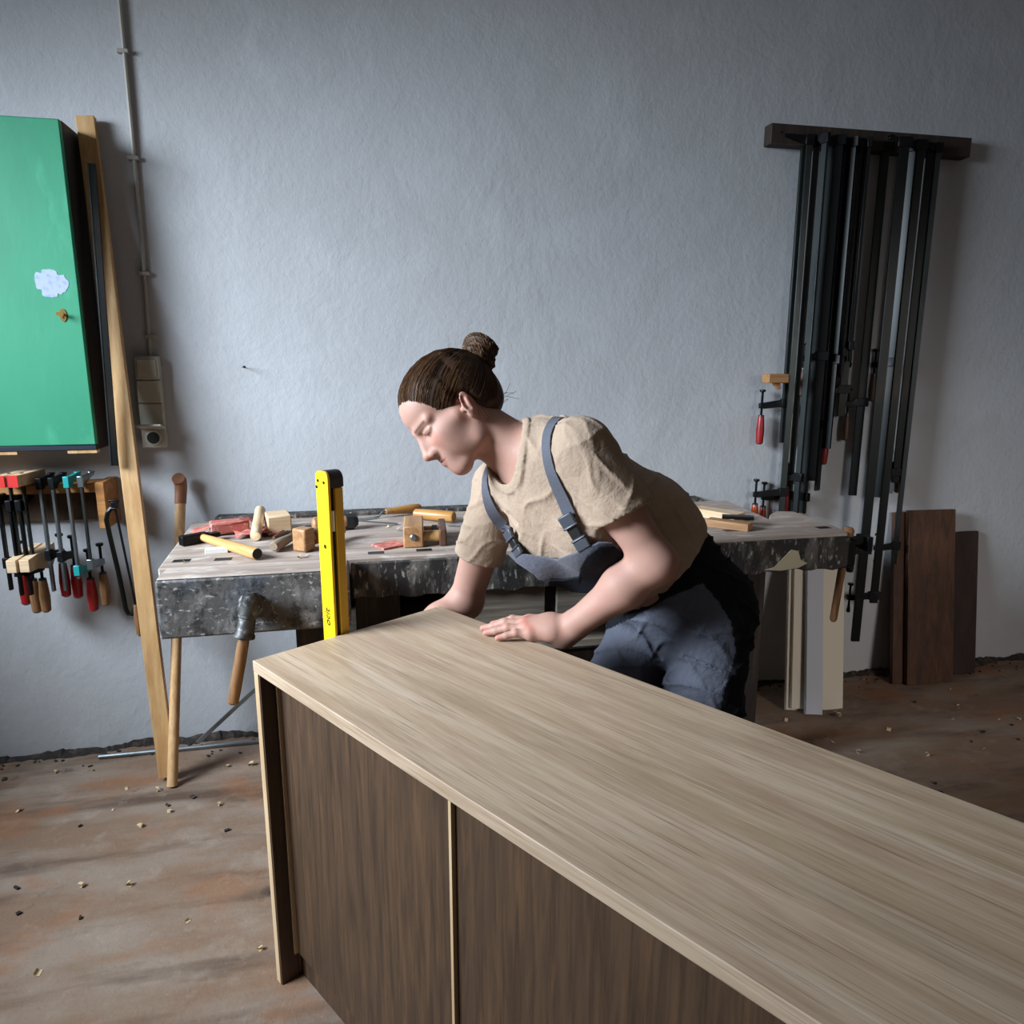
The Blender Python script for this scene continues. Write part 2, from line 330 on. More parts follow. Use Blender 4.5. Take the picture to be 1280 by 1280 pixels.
# undercarriage
for (x, y) in ((-.15, 2.03), (-.15, 2.44), (1.205, 2.03), (1.205, 2.44)):
    mb = MB(); mb.bx(x-.045, x+.045, y-.04, y+.04, .06, BZ-.046); obj('leg', mb, M['darkwood'], wb, bevel=.004)
for x in (-.15, 1.205):
    mb = MB(); mb.bx(x-.05, x+.05, 1.98, 2.5, 0, .059); obj('foot', mb, M['darkwood'], wb, bevel=.004)
mb = MB(); mb.bx(-.103, 1.158, 2.02, 2.05, .20, .30); obj('stretcher', mb, M['darkwood'], wb, bevel=.003)
mb = MB(); mb.bx(-.103, 1.158, 2.42, 2.45, .20, .30); obj('stretcher', mb, M['darkwood'], wb, bevel=.003)
mb = MB(); mb.bx(-.103, 1.158, 1.99, 2.46, .50, .52); obj('shelf', mb, M['greyboard'], wb)
for x0, x1 in ((.30, .52), (.556, 1.10)):
    mb = MB(); mb.bx(x0, x1, 1.975, 1.99, .585, .712); mb.bx(x0, x0+.012, 1.99, 2.4, .585, .70); mb.bx(x1-.012, x1, 1.99, 2.4, .585, .70); mb.bx(x0, x1, 1.99, 2.4, .585, .595)
    obj('drawer', mb, M['greyboard'], wb, bevel=.002)
mb = MB(); mb.bx(.523, .553, 1.992, 2.4, .521, .73); obj('drawer_runner', mb, M['darkwood'], wb)
mb = MB(); mb.bx(-.03, .10, 2.06, 2.4, .53, .68); mb.bx(-.1, 1.15, 2.455, 2.47, .3, .70); obj('back_board', mb, M['darkwood'], wb, bevel=.002)
# dog holes along the front edge
for px_, py_ in ((227, 701), (279, 699), (470, 691), (530, 687.5), (913, 663), (1029, 659.5)):
    p = at_z(px_, py_, BZ)
    mb = MB(); mb.bx(p.x-.022, p.x+.022, p.y-.014, p.y+.014, BZ-.0005, BZ+.0006); obj('dog_hole', mb, M['black'], wb)
# ------------------------------------------------------------------ tools on the workbench
def on_bench(px_, py_): return at_z(px_, py_, BZ)
def lay(name, label, cat, p0, p1, group=None, lift=0.0):
    """Empty at p0 (x, y) on the bench, local x pointing to p1"""
    a = math.atan2(p1[1]-p0[1], p1[0]-p0[0])
    return thing(name, label, cat, (p0[0], p0[1], BZ+lift), (0, 0, a), group)
hm = lay('hammer', 'hammer with black square head and pale wooden handle on the bench', 'hammer', (-.472, 2.235), (-.28, 1.985))
mb = MB(); mb.bx(-.014, .014, -.062, .02, .001, .03); mb.prism([(-.014, .02), (.014, .02), (.014, .055), (-.014, .055)], .014, Matrix.Translation((0, 0, .010))); obj('head', mb, M['iron'], hm, bevel=.003)
mb = MB(); mb.tube([(-.018, 0, .017), (.02, 0, .017), (.12, 0, .017), (.27, 0, .018), (.305, 0, .0185), (.312, 0, .0185)], [.010, .011, .0135, .0165, .0168, .0145], 14, sq=(0, 0, 1))
obj('handle', mb, M['ash_x'], hm, recalc=True)
mb = MB(); mb.lathe([(.0145, .3122), (.0145, .3132)], (0, 0, .0185), (1, 0, 0), 14); obj('handle_end', mb, M['black'], hm)
# red sandpaper wrapped block and loose sheet
sb = lay('sanding_block', 'sanding block wrapped in worn red sandpaper, behind the hammer head', 'sanding block', (-.465, 2.33), (-.335, 2.36))
mb = MB(); mb.bx(0, .115, -.03, .03, .005, .042); obj('block', mb, M['sand_red'], sb, bevel=.006)
mb = MB(); mb.add([(-.05,-.02,.012),(-.05,.02,.02),(0,-.029,.03),(0,.029,.028),(.116,-.034,.044),(.116,.03,.046),(.15,-.02,.012),(.15,.02,.018)], [(0,2,3,1),(2,4,5,3),(4,6,7,5)])
pp = obj('paper', mb, M['sand_red'], sb); pp.modifiers.new('t', 'SOLIDIFY').thickness = .0012
mb = MB(); mb.add([(x/100, y/100, .004+.011*abs(math.sin(x*.55+y*.3))) for x in range(0, 15, 2) for y in range(0, 11, 2)],
                  [(i*6+j, (i+1)*6+j, (i+1)*6+j+1, i*6+j+1) for i in range(7) for j in range(5)])
sp = obj('sandpaper_sheet', mb, M['sand_red']); sp.location = (-.375, 2.245, BZ); sp.rotation_euler = (0, 0, .25); sp.modifiers.new('t', 'SOLIDIFY').thickness = .0012
tag(sp, 'crumpled loose sheet of red sandpaper beside the sanding block', 'sandpaper')
# pale block and roller
bl = obj('wood_block', MB().box((0, 0, .030), (.072, .10, .060)), M['beech_pale'], bevel=.004); bl.location = (-.262, 2.335, BZ); bl.rotation_euler = (0, 0, .22)
tag(bl, 'pale square wooden block standing on the bench behind the hammer handle', 'wood block')
rl = lay('wooden_dowel', 'short pale wooden dowel lying against the square block', 'dowel', (-.315, 2.215), (-.322, 2.42))
mb = MB(); mb.tube([(0, 0, .016), (.004, 0, .016), (.09, 0, .036), (.185, 0, .060), (.19, 0, .061)], [.014, .016, .0165, .0165, .013], 12); obj('shaft', mb, M['beech_pale'], rl)
# chisel with dusty handle
def chisel(name, label, p0, p1, hl, hr, bl_, bw, hm_, ferr=M['steel_dull'], z=.018, bent=0.0, endcap=None):
    t = lay(name, label, 'chisel', p0, p1)
    mb = MB(); mb.tube([(0, 0, z), (.006, 0, z), (hl*.35, 0, z), (hl*.85, 0, z), (hl, 0, z)], [hr*.7, hr*.95, hr*1.05, hr*.8, hr*.72], 14); obj('handle', mb, hm_, t)
    mb = MB(); mb.lathe([(hr*.76, hl), (hr*.66, hl+.018)], (0, 0, z), (1, 0, 0), 14); obj('ferrule', mb, ferr, t)
    mb = MB()
    if bent: mb.tube([(hl+.018, 0, z), (hl+.03, 0, z), (hl+.045, 0, z-bent), (hl+.06, 0, z-bent)], .0035, 8); mb.bar((hl+.055, 0, z-bent), (hl+.06+bl_, 0, z-bent), bw, .003, (0, 1, 0))
    else: mb.bar((hl+.015, 0, z), (hl+.03, 0, z), bw*.5, .006, (0, 1, 0)); mb.bar((hl+.03, 0, z), (hl+.03+bl_, 0, .004), bw, .0035, (0, 1, 0))
    obj('blade', mb, M['steel'], t)
    if endcap: obj('butt', MB().lathe([(hr*.72, -.006), (hr*.98, .02)], (0, 0, z), (1, 0, 0), 14), endcap, t)
    return t
dusty = wood('dusty_handle', '8e7a66', '5f4d3e', 'b5a493', 'x', 1.2, .7)
orange = wood('varnished_handle', 'b4803f', '8a5a28', 'd5a468', 'x', 1.2, .4)
chisel('chisel', 'chisel with dusty grey-brown handle lying behind the hammer handle end', (-.247, 2.06), (-.165, 2.30), .115, .0155, .10, .016, dusty)
chisel('chisel', 'small dark chisel partly under the pale square block', (-.262, 2.20), (-.17, 2.42), .07, .008, .11, .012, M['handle_dark'], z=.010)
# mallet behind the level
ml = lay('wooden_mallet', 'small wooden mallet half hidden behind the yellow level', 'mallet', (-.165, 2.07), (-.01, 2.25))
mb = MB(); mb.box((.0, 0.0, .034), (.042, .05, .066)); obj('head', mb, M['beech'], ml, bevel=.006)
mb = MB(); mb.tube([(.021, 0, .034), (.05, 0, .033), (.13, 0, .031), (.16, 0, .031)], [.017, .018, .016, .015], 14); obj('handle', mb, M['ash_x'], ml)
obj('collar', MB().lathe([(.024, .03), (.024, .055)], (0, 0, .034), (1, 0, 0), 16), M['beech'], ml)
# marking gauge like tool with black ferrule and steel blade
c3 = chisel('chisel', 'large chisel with octagonal wooden handle, black collar and steel blade, right of the level', (-.155, 2.30), (.05, 2.345), .115, .025, .13, .013, M['beech'], ferr=M['black'], z=.026)
obj('collar', MB().lathe([(.026, .105), (.027, .128), (.016, .143)], (0, 0, .026), (1, 0, 0), 8), M['black'], c3)
chisel('cranked_chisel', 'cranked chisel with orange wooden handle lying in front of the back rail', (.205, 2.535), (.0, 2.455), .115, .0145, .06, .014, orange, ferr=M['beech'], z=.022, bent=.016)
# moulding plane
pl = lay('wooden_plane', 'wooden moulding plane with round iron bolt in its end', 'plane', (.142, 2.035), (.156, 2.20))
mb = MB(); mb.bx(0, .155, -.029, .029, .0005, .064); obj('body', mb, M['beech'], pl, bevel=.004)
mb = MB(); mb.lathe([(.0095, 0), (.0095, .004), (.0065, .0065)], (-.0, 0, .032), (-1, 0, 0), 16); obj('bolt', mb, M['steel'], pl)
mb = MB(); mb.bx(.01, .17, -.096, -.074, .0005, .050); obj('fence', mb, M['handle_dark'], pl, bevel=.004)
for sx, sr in ((.03, .017), (.12, .010)): obj('stem', MB().tube([(sx, -.0295, .028), (sx, -.0735, .028)], sr, 14), M['ash_x'], pl)
mb = MB(); mb.bar((.03, -.06, .012), (.05, -.062, .056), .016, .003, (0, 1, 0)); obj('iron', mb, M['steel_dull'], pl)
rd = lay('round_handle', 'thick round wooden handle lying behind the plane', 'tool handle', (.225, 2.40), (.325, 2.33))
mb = MB(); mb.tube([(-.06, 0, .021), (-.055, 0, .021), (.0, 0, .021), (.085, 0, .021), (.092, 0, .021)], [.012, .017, .019, .020, .017], 14); obj('shaft', mb, orange, rd)
chisel('chisel', 'narrow chisel with yellow wooden handle half behind the far sleeve', (.40, 2.17), (.28, 2.30), .09, .013, .07, .010, wood('yellow_handle', 'd0a45c', 'a87c3c', 'e4c488', 'x', 1.2, .4), z=.014)
# scraps of wood and paper
def scrap(name, label, cat, x, y, sx, sy, sz, rz, m, z=BZ, bev=.001):
    o = obj(name, MB().box((0, 0, sz/2), (sx, sy, sz)), m, bevel=bev); o.location = (x, y, z); o.rotation_euler = (0, 0, rz); return tag(o, label, cat)
scrap('wood_offcut', 'white offcut chip in front of the hammer head', 'offcut', -.405, 2.098, .06, .026, .014, .1, M['white'])
scrap('folded_paper', 'folded scrap of reddish paper at the foot of the plane', 'paper', .075, 2.075, .08, .07, .006, .5, M['sand_red'])
scrap('wood_offcut', 'long pale offcut lying behind the person on the bench', 'offcut', 1.205, 2.24, .17, .06, .028, -1.05, M['beech_pale'])
scrap('wood_offcut', 'thin dark offcut in front of the long pale one behind the person', 'offcut', 1.165, 2.09, .14, .045, .024, -.85, M['beech'])
scrap('wood_offcut', 'black capped strip lying on top edge of the dark offcut', 'offcut', 1.207, 2.11, .10, .035, .010, -.5, M['iron'], z=BZ+.0245)
# scrap under the bench beside the level
sc = scrap('wood_scrap', 'split reddish scrap of wood on the shelf under the bench', 'offcut', .035, 1.99, .10, .03, .04, .25, M['greyboard'], z=.5205)
# curled shavings on the bench and the floor
def curl_mesh(n, area_fn, size, seed):
    rng = random.Random(seed); mb = MB()
    for _ in range(n):
        x, y, z = area_fn(rng); s = size*rng.uniform(.5, 1.4); a0 = rng.uniform(0, 6.3); wd = s*rng.uniform(.3, .8); rr = s*.5; ca, sa = math.cos(a0), math.sin(a0)
        k = 5; tot = rng.uniform(1.5, 4.2)
        vs = []
        for i in range(k+1):
            t = tot*i/k; lx = rr*math.sin(t); lz = rr*(1-math.cos(t))*.6
            for q in (-.5, .5): vs.append((x+lx*ca-q*wd*sa, y+lx*sa+q*wd*ca, z+.001+lz))
        mb.add(vs, [(2*i, 2*i+2, 2*i+3, 2*i+1) for i in range(k)])
    return mb
sh = obj('wood_shavings', curl_mesh(26, lambda r: (r.uniform(-.5, .6), r.uniform(1.97, 2.45), BZ), .013, 3), M['shaving'], recalc=False)
tag(sh, 'small pale wood shavings scattered over the bench top', 'shavings', kind='stuff')
sh = obj('floor_shavings', curl_mesh(110, lambda r: (r.uniform(-1.2, 3.6), r.uniform(1.5, 2.55), 0), .018, 5), M['shaving'], recalc=False)
tag(sh, 'wood chips and shavings scattered over the dirty floor', 'shavings', kind='stuff')
rng = random.Random(11); mb = MB()
vs = []; k = 0
x = -2.4
while x < 4.5:
    h = .010+.007*math.sin(x*7)+.006*math.sin(x*23+1)+rng.uniform(0, .008); wd = .030+.014*math.sin(x*5+2)+.010*math.sin(x*17)+rng.uniform(0, .012)
    vs += [(x, WALL_Y-.0015, .0005), (x, WALL_Y-.002, max(.003, h)), (x, WALL_Y-wd*.45, max(.003, h*rng.uniform(.5, 1))), (x, WALL_Y-wd, .0006)]; k += 1; x += rng.uniform(.008, .02)
mb.add(vs, [(4*i+j, 4*(i+1)+j, 4*(i+1)+j+1, 4*i+j+1) for i in range(k-1) for j in range(3)])
for i in range(260):
    x = rng.uniform(-2.3, 4.3); d = .03+abs(rng.gauss(0, .05)); mb.box((x, WALL_Y-d, .002), (rng.uniform(.003, .014), rng.uniform(.003, .009), rng.uniform(.002, .005)), Euler((0, 0, rng.uniform(0, 3))).to_matrix())
for i in range(45):
    mb.box((rng.uniform(-1.2, 3.7), rng.uniform(1.4, 2.5), .003), (rng.uniform(.006, .02), rng.uniform(.004, .011), .005), Euler((0, 0, rng.uniform(0,3))).to_matrix())
tag(obj('floor_dirt', mb, M['dust'], smooth=False), 'dark dirt and crumbs lying along the foot of the wall', 'dirt', kind='stuff')

# ------------------------------------------------------------------ left part of the wall
gc = thing('wall_cabinet', 'green fronted wall cabinet with dark side, hung on the wall', 'wall cabinet', (-.80, WALL_Y-.15, 1.085))
mb = MB(); mb.bx(-.62, 0, .018, .149, .0, .95); obj('carcass', mb, M['cabdark'], gc, bevel=.003)
mb = MB(); mb.bx(-.62, -.0005, -.003, .0175, .016, .948); dr = obj('door', mb, M['green'], gc, bevel=.003)
mb = MB(); mb.bx(-.62, -.001, -.001, .0175, .0, .0155); obj('bottom_rail', mb, mat('blue_black', '141c2c', .5), gc, bevel=.002)
for x0, x1 in ((-.34, -.225), (-.085, -.002)):
    mb = MB(); mb.bx(x0, x1, .002, .03, -.010, -.0005); obj('foot_strip', mb, M['pine'], gc)
p = at_y(79, 394, WALL_Y-.153)-V((-.80, WALL_Y-.15, 1.085))
mb = MB(); 
el = [(.010*math.cos(i/18*2*math.pi), .019*math.sin(i/18*2*math.pi)) for i in range(18)]
mb.prism(el, .002, Matrix.Translation((p.x, -.0031, p.z)) @ FR); ek = obj('keyhole_plate', mb, M['brass'], dr)
mb = MB(); mb.lathe([(.004, 0), (.004, .0008)], (p.x, -.0052, p.z+.003), (0, -1, 0), 10); mb.bx(p.x-.0015, p.x+.0015, -.0060, -.0052, p.z-.010, p.z+.003); obj('keyhole', mb, M['black'], ek)
mb = MB(); mb.lathe([(.003, 0), (.003, .016)], (p.x-.001, -.0061, p.z+.003), (0, -1, 0), 8); mb.bx(p.x-.012, p.x+.008, -.0225, -.0205, p.z-.002, p.z+.008); obj('key', mb, M['brass'], ek)
p = at_y(63.5, 354, WALL_Y-.153)-V((-.80, WALL_Y-.15, 1.085)); rng = random.Random(2); pts = []
for i in range(40):
    a = i/40*2*math.pi; rr = .041*(1+.05*math.sin(3*a+1)) * (1-.22*(i in (5, 6, 14, 24, 25, 33))) * rng.uniform(.94, 1.04); pts.append((rr*1.1*math.cos(a), rr*math.sin(a)))
mb = MB(); mb.prism(pts, .0006, Matrix.Translation((p.x, -.0031, p.z)) @ FR); st = obj('sticker_remnant', mb, M['sticker'], dr); st['label'] = 'torn whitish round sticker remnant'
# metal straightedge hanging beside the cabinet
s0 = at_y(143.5, 582, 2.435); s1 = at_y(122.5, 308, 2.490); s1 = s0+(s1-s0)*1.36
se = thing('metal_straightedge', 'dark metal straightedge hanging on the wall beside the green cabinet', 'straightedge', s0)
d = s1-s0; ex = V((1, 0, 0))
obj('blade', MB().bar((0, 0, 0), d, .022, .006, ex), M['darksteel'], se, bevel=.001)
obj('scale_edge', MB().bar(V((-.0095, -.0035, 0)), d+V((-.0095, -.0035, 0)), .0035, .002, ex), M['steel_dull'], se)
obj('nail', MB().lathe([(.004, 0), (.004, .03)], d*.985, (0, 1, 0), 8), M['iron'], se)
# leaning pine slat
a = V((-.662, 2.345, 0)); b = V((-.768, 2.588, 2.08))
sl = obj('pine_slat', MB().bar(a+(b-a)*.006, b, .052, .022, (1, 0, 0)), M['pine'], bevel=.002)
tag(sl, 'long pale pine slat leaning against the wall left of the workbench', 'slat')
# wooden pole with brown cap
a = V((-.640, 2.30, 0)); b = V((-.592, 2.575, .955))
po = thing('wooden_pole', 'round pale wooden pole with brown crook top leaning at the bench end', 'pole', a)
d = (b-a); mb = MB(); mb.tube([d*.004, d*.3, d*.7, d*.93], [.0165, .0165, .016, .0165], 16); obj('shaft', mb, M['ash'], po)
mb = MB(); mb.tube([d*.93, d*.96, d*.99, d*1.005+V((-.002,-.006,.004)), d*1.012+V((-.004,-.022,.008))], [.0185, .019, .020, .0215, .0205], 16); obj('cap', mb, mat('brown_cap', '8a5a3c', .5), po)
# switches and socket with conduit
sw = thing('switch_block', 'grey surface mounted switch strip with open flap socket on the wall', 'switch', (-.663, WALL_Y, 1.075))
mb = MB(); mb.bx(-.037, .037, -.030, -.0005, .0, .298); obj('housing', mb, M['switch'], sw, bevel=.004)
for z in (.222, .147, .072):
    mb = MB(); mb.bx(-.0365, .0365, -.038, -.0302, z+.001, z+.073); k = obj('switch_plate', mb, M['switch'], sw, bevel=.003)
    if z > .2: mb = MB(); mb.bx(-.029, .029, -.042, -.0382, z+.01, z+.065); obj('rocker', mb, M['switch'], k, bevel=.002)
mb = MB(); mb.box((0, -.062, .072), (.078, .058, .007), Euler((R(-14), 0, 0)).to_matrix()); obj('socket_flap', mb, M['switch_light'], sw, bevel=.002)
mb = MB(); mb.bx(-.0365, .0365, -.036, -.0302, .002, .066); mb.lathe([(.026, 0), (.026, .004), (.021, .0042), (.020, .0045)], (0, -.036, .034), (0, -1, 0), 24); so = obj('socket', mb, M['switch'], sw, bevel=.001)
mb = MB(); mb.lathe([(.0195, 0), (.0195, .0006)], (0, -.0406, .034), (0, -1, 0), 24); obj('socket_well', mb, M['black'], so)
cd = thing('cable_conduit', 'thin painted cable conduit running down the wall to the switches', 'conduit', (-.651, WALL_Y-.009, 1.374))
mb = MB(); mb.tube([(-.004, 0, 0), (-.003, 0, .1), (.004, .001, .35), (.006, 0, 1.07)], .0065, 8); obj('pipe', mb, M['conduit'], cd)
for z in (.06, .257, .6, .9):
    mb = MB(); mb.bx(-.016, .018, -.008, .0085, z-.006, z+.006); obj('clip', mb, M['conduit'], cd, bevel=.002)
# nail
p = at_y(303, 459, WALL_Y); nl = thing('nail', 'small bent nail sticking out of the bare wall', 'nail', p)
mb = MB(); mb.tube([(0, 0, 0), (.006, -.02, .003), (.012, -.035, .001)], .0016, 6); mb.lathe([(.004, 0), (.004, .001)], (.012, -.035, .001), (.3, -1, 0), 8); obj('shank', mb, M['steel_dull'], nl)
# clamp rack
rk = thing('clamp_rack', 'wooden wall rack holding small clamps under the green cabinet', 'rack', (-.824, WALL_Y, .83))
mb = MB(); mb.bx(-.56, -.0005, -.13, -.021, .118, .146); obj('shelf', mb, M['rackwood'], rk, bevel=.002)
mb = MB(); mb.bx(-.56, -.0005, -.020, -.0005, .01, .11); obj('back_board', mb, M['smoked'], rk, bevel=.002)
mb = MB(); mb.bx(.0, .026, -.135, -.0005, .0, .150); obj('end_bracket', mb, M['rackwood'], rk, bevel=.002)
def f_clamp(name, label, loc, L, rz, bar_m, head_m, handle_m, jaw=.066, slide=.55, hl=.115, hr=.0160, bw=.014, bt=.008, group=None, spin=.05, cat='clamp', top=True, tilt=0.0, lower=True):
    """bar runs down from loc; jaws stick out along local +y; fixed jaw on top, sliding arm at slide*L with spindle and handle"""
    t = thing(name, label, cat, loc, (tilt, 0, rz), group)
    obj('bar', MB().bar((0, 0, .0), (0, 0, -L), bt, bw, (1, 0, 0)), bar_m, t, bevel=.0012)
    if top:
        mb = MB(); mb.bx(-.009, .009, -bw*.75, bw*.75, -.03, .006); mb.prism([(bw*.7, -.026), (jaw-.01, -.004), (jaw+.008, -.002), (jaw+.008, .007), (jaw-.012, .009), (bw*.7, .004)], .013, Matrix(((0,0,1,-.0065),(1,0,0,0),(0,1,0,0),(0,0,0,1))))
        mb.lathe([(.012, .008), (.012, .012), (.006, .013)], (0, jaw, 0), (0, 0, 1), 12); obj('fixed_jaw', mb, head_m, t, bevel=.002)
    if lower:
        zs = -L*slide
        mb = MB(); mb.bx(-.0095, .0095, -bw*.85, bw*.8, zs-.012, zs+.022); mb.prism([(bw*.7, zs-.010), (jaw-.01, zs-.016), (jaw+.010, zs-.014), (jaw+.010, zs+.006), (jaw-.012, zs+.008), (bw*.7, zs+.018)], .015, Matrix(((0,0,1,-.0075),(1,0,0,0),(0,1,0,0),(0,0,0,1))))
        sj = obj('sliding_jaw', mb, head_m, t, bevel=.002)
        mb = MB(); mb.tube([(0, jaw, zs+spin), (0, jaw, zs-.045)], .0048, 8); mb.lathe([(.004, spin-.004), (.011, spin), (.012, spin+.004), (.011, spin+.008)], (0, jaw, zs), (0, 0, 1), 14); obj('spindle', mb, M['iron'], sj)
        z0 = zs-.04
        mb = MB(); mb.tube([(0, jaw, z0), (0, jaw, z0-.006), (0, jaw, z0-.02), (0, jaw, z0-hl*.55), (0, jaw, z0-hl*.95), (0, jaw, z0-hl)], [hr*.55, hr*.75, hr*.85, hr*1.05, hr*.9, hr*.55], 12); obj('handle', mb, handle_m, sj)
        mb = MB(); mb.lathe([(hr*.8, -.016), (hr*.72, .0)], (0, jaw, z0), (0, 0, 1), 12); obj('ferrule', mb, M['steel_dull'], sj)
    return t
G = 'small clamps hung on the wall rack'
def rackpos(px_, py_, y=2.462): p = at_y(px_, py_, y); return (p.x, p.y, p.z)
f_clamp('f_clamp', 'black headed clamp with red handle, first right of the wooden cam clamps', (-.973, 2.462, .996), .36, R(-8), M['steel'], M['iron'], M['red'], slide=.68, group=G, bw=.014)
f_clamp('f_clamp', 'black headed clamp with red handle, just left of the teal clamp', (-.938, 2.462, .996), .36, R(-8), M['steel'], M['iron'], M['red'], slide=.70, group=G, bw=.014)
f_clamp('f_clamp', 'clamp with teal enamel head and bright red handle', (-.896, 2.462, .998), .325, R(-8), M['steel'], M['teal'], M['red'], slide=.93, group=G, bw=.013)
f_clamp('f_clamp', 'slim clamp with silver head and wooden handle, rightmost on the rack', (-.857, 2.462, .998), .30, R(-8), M['steel_dull'], M['steel'], M['handle'], slide=.95, group=G, bw=.010)
f_clamp('f_clamp', 'black clamp with wooden handle low at the left picture edge', (-1.035, 2.455, .93), .30, R(-8), M['darksteel'], M['iron'], M['handle'], slide=.75, group=G)
f_clamp('f_clamp', 'black clamp with wooden handle left beside the lower wooden jaws', (-1.062, 2.455, .93), .30, R(-8), M['darksteel'], M['iron'], M['handle'], slide=.75, group=G)
f_clamp('f_clamp', 'black clamp with dark red handle nearest the left picture edge', (-1.09, 2.455, .95), .30, R(-8), M['darksteel'], M['iron'], M['red'], slide=.72, group=G)
def cam_clamp(label, x):
    t = thing('cam_clamp', label, 'clamp', (x, 2.44, 1.0), (0, 0, R(-8)), G)
    obj('bar', MB().bar((0, .02, .02), (0, .02, -.27), .006, .014, (1, 0, 0)), M['steel_dull'], t, bevel=.001)
    u = obj('upper_jaw', MB().box((0, .045, .0), (.032, .15, .036)), M['beech_pale'], t, bevel=.002)
    obj('painted_tip', MB().box((0, -.031, .0), (.0325, .0025, .0365)), M['redbright'], u)
    obj('lower_jaw', MB().prism([(-.03, -.245), (.12, -.225), (.12, -.27), (.09, -.305), (.02, -.285), (-.03, -.285)], .030, Matrix(((0,0,1,-.015),(1,0,0,0),(0,1,0,0),(0,0,0,1)))), M['beech_pale'], t, bevel=.002)
    return t
cam_clamp('wooden cam clamp with red painted tip, nearer the f clamps', -1.022)
cam_clamp('wooden cam clamp with red painted tip at the left picture edge', -1.058)
# coping saw / hacksaw hung on the bracket
hs = thing('bow_saw', 'small metal bow saw with wooden handle hanging beside the rack', 'saw', at_y(141, 636, 2.448))
mb = MB(); mb.tube([(.010, 0, .0), (-.004, 0, .002), (-.016, 0, -.012), (-.022, 0, -.035), (-.018, 0, -.08), (-.004, 0, -.21), (.006, 0, -.335), (.012, 0, -.350), (.022, 0, -.352), (.030, 0, -.338), (.036, 0, -.325)], .0075, 8); obj('frame', mb, M['darksteel'], hs)
obj('blade', MB().bar((.008, 0, -.005), (.036, 0, -.32), .0014, .007, (0, 1, 0)), M['iron'], hs)
obj('wing_nut', MB().box((.006, 0, .012), (.020, .012, .022)).box((.006, 0, .024), (.03, .006, .01)), M['iron'], hs, bevel=.002)
mb = MB(); mb.tube([(.037, 0, -.32), (.038, 0, -.335), (.040, 0, -.37), (.042, 0, -.42), (.043, 0, -.427)], [.008, .011, .0135, .013, .008], 12); obj('handle', mb, M['handle'], hs)
# metal rods at the foot of the wall
rdx = obj('metal_tube', MB().tube([(-.93, 2.535, .0085), (.9, 2.52, .0085)], .008, 10), M['steel'])
tag(rdx, 'grey metal tube lying on the floor along the foot of the wall', 'tube')
rdy = obj('metal_rail', MB().bar((-.61, 2.545, .02), (-.15, 2.50, .44), .010, .014, (0, 1, 0)), M['steel'], bevel=.001)
tag(rdy, 'slanting grey metal rail leaning under the workbench', 'rail')

# ------------------------------------------------------------------ right part of the wall
LG = 'long bar clamps hanging on the wall'
hr_ = thing('clamp_rail', 'wooden wall rail the long clamps hang from', 'rail', (1.5, WALL_Y, 2.13))
obj('board', MB().bx(0, .85, -.05, -.0005, 0, .07), M['darkwood'], hr_, bevel=.003)
def long_clamp(label, px0, pyb, y, rz, slide, bm=None, hm_=None, jaw=.10, bw=.031, bt=.011, hl=.11, hr=.015, lower=True, top=2.16, pxb=None):
    p = at_y(px0, 308, y); q = at_y(pxb if pxb else px0, pyb, y)
    return f_clamp('bar_clamp', label, (p.x, y, top), top-q.z, rz, bm or M['darksteel'], M['iron'], hm_ or M['handle_dark'], jaw=jaw, slide=slide, bw=bw, bt=bt, group=LG, hl=hl, hr=hr, lower=lower)
LL = R(100)   # jaws to the left along the wall
long_clamp('thin long clamp at left end of the hanging row, red handle below wood block', 995, 553, 2.57, R(88), .865, M['steel_dull'], M['red'], jaw=.095, bw=.018, hl=.115, hr=.0155)
long_clamp('long grey clamp with orange handle reaching down behind the bench corner', 1002, 648, 2.55, R(80), .925, M['steel_dull'], mat('orange_lacquer', 'a2401c', .3), jaw=.11, bw=.022, hl=.09)
long_clamp('long grey clamp with orange handle, second of the pair behind the bench corner', 1011, 650, 2.565, R(70), .93, M['steel_dull'], mat('orange_lacquer_dark', '8a3418', .3), jaw=.10, bw=.022, hl=.09)
long_clamp('long dark clamp with short red handle low behind the bench end', 1021, 640, 2.52, R(20), .90, M['steel_dull'], M['red'], jaw=.05, bw=.022)
long_clamp('long clamp with bright edge, fifth from the left in the hanging row', 1030, 640, 2.55, R(10), .955, M['steel_dull'], M['iron'], jaw=.05, hl=.05)
long_clamp('dark long clamp, sixth from the left in the hanging row', 1038, 600, 2.53, R(60), .62, M['darksteel'], M['handle_dark'], jaw=.06)
long_clamp('dark long clamp with red handle hanging free of the bench', 1047, 612, 2.555, R(-60), .80, M['steel_dull'], M['red'], jaw=.035, hl=.12, hr=.016)
long_clamp('dark long clamp, eighth from the left in the hanging row', 1055, 560, 2.54, R(30), .70, M['darksteel'], M['handle_dark'], jaw=.06)
long_clamp('dark long clamp left of the bright gap in the hanging row', 1065, 470, 2.56, R(-20), .9, M['darksteel'], M['iron'], jaw=.05, hl=.05)
long_clamp('dark long clamp at the left edge of the bright gap in the row', 1075, 452, 2.54, R(-30), .93, M['darksteel'], M['iron'], jaw=.05, hl=.04)
long_clamp('slim dark clamp squeezed between its neighbours left of the bright gap', 1070, 520, 2.575, R(80), .90, M['darksteel'], M['iron'], jaw=.05, hl=.05)
long_clamp('dark long clamp right of the bright gap with pointed lower end', 1095, 618, 2.565, R(70), .72, M['darksteel'], M['handle_dark'], jaw=.05)
long_clamp('longest dark clamp, its bar reaching nearly to the white board foot', 1118, 797, 2.50, R(75), .80, M['darksteel'], M['iron'], jaw=.05, bw=.034, bt=.012, hl=.05)
long_clamp('dark long clamp with handle hanging beside the longest one', 1128, 620, 2.545, R(30), .60, M['darksteel'], M['handle_dark'], jaw=.06)
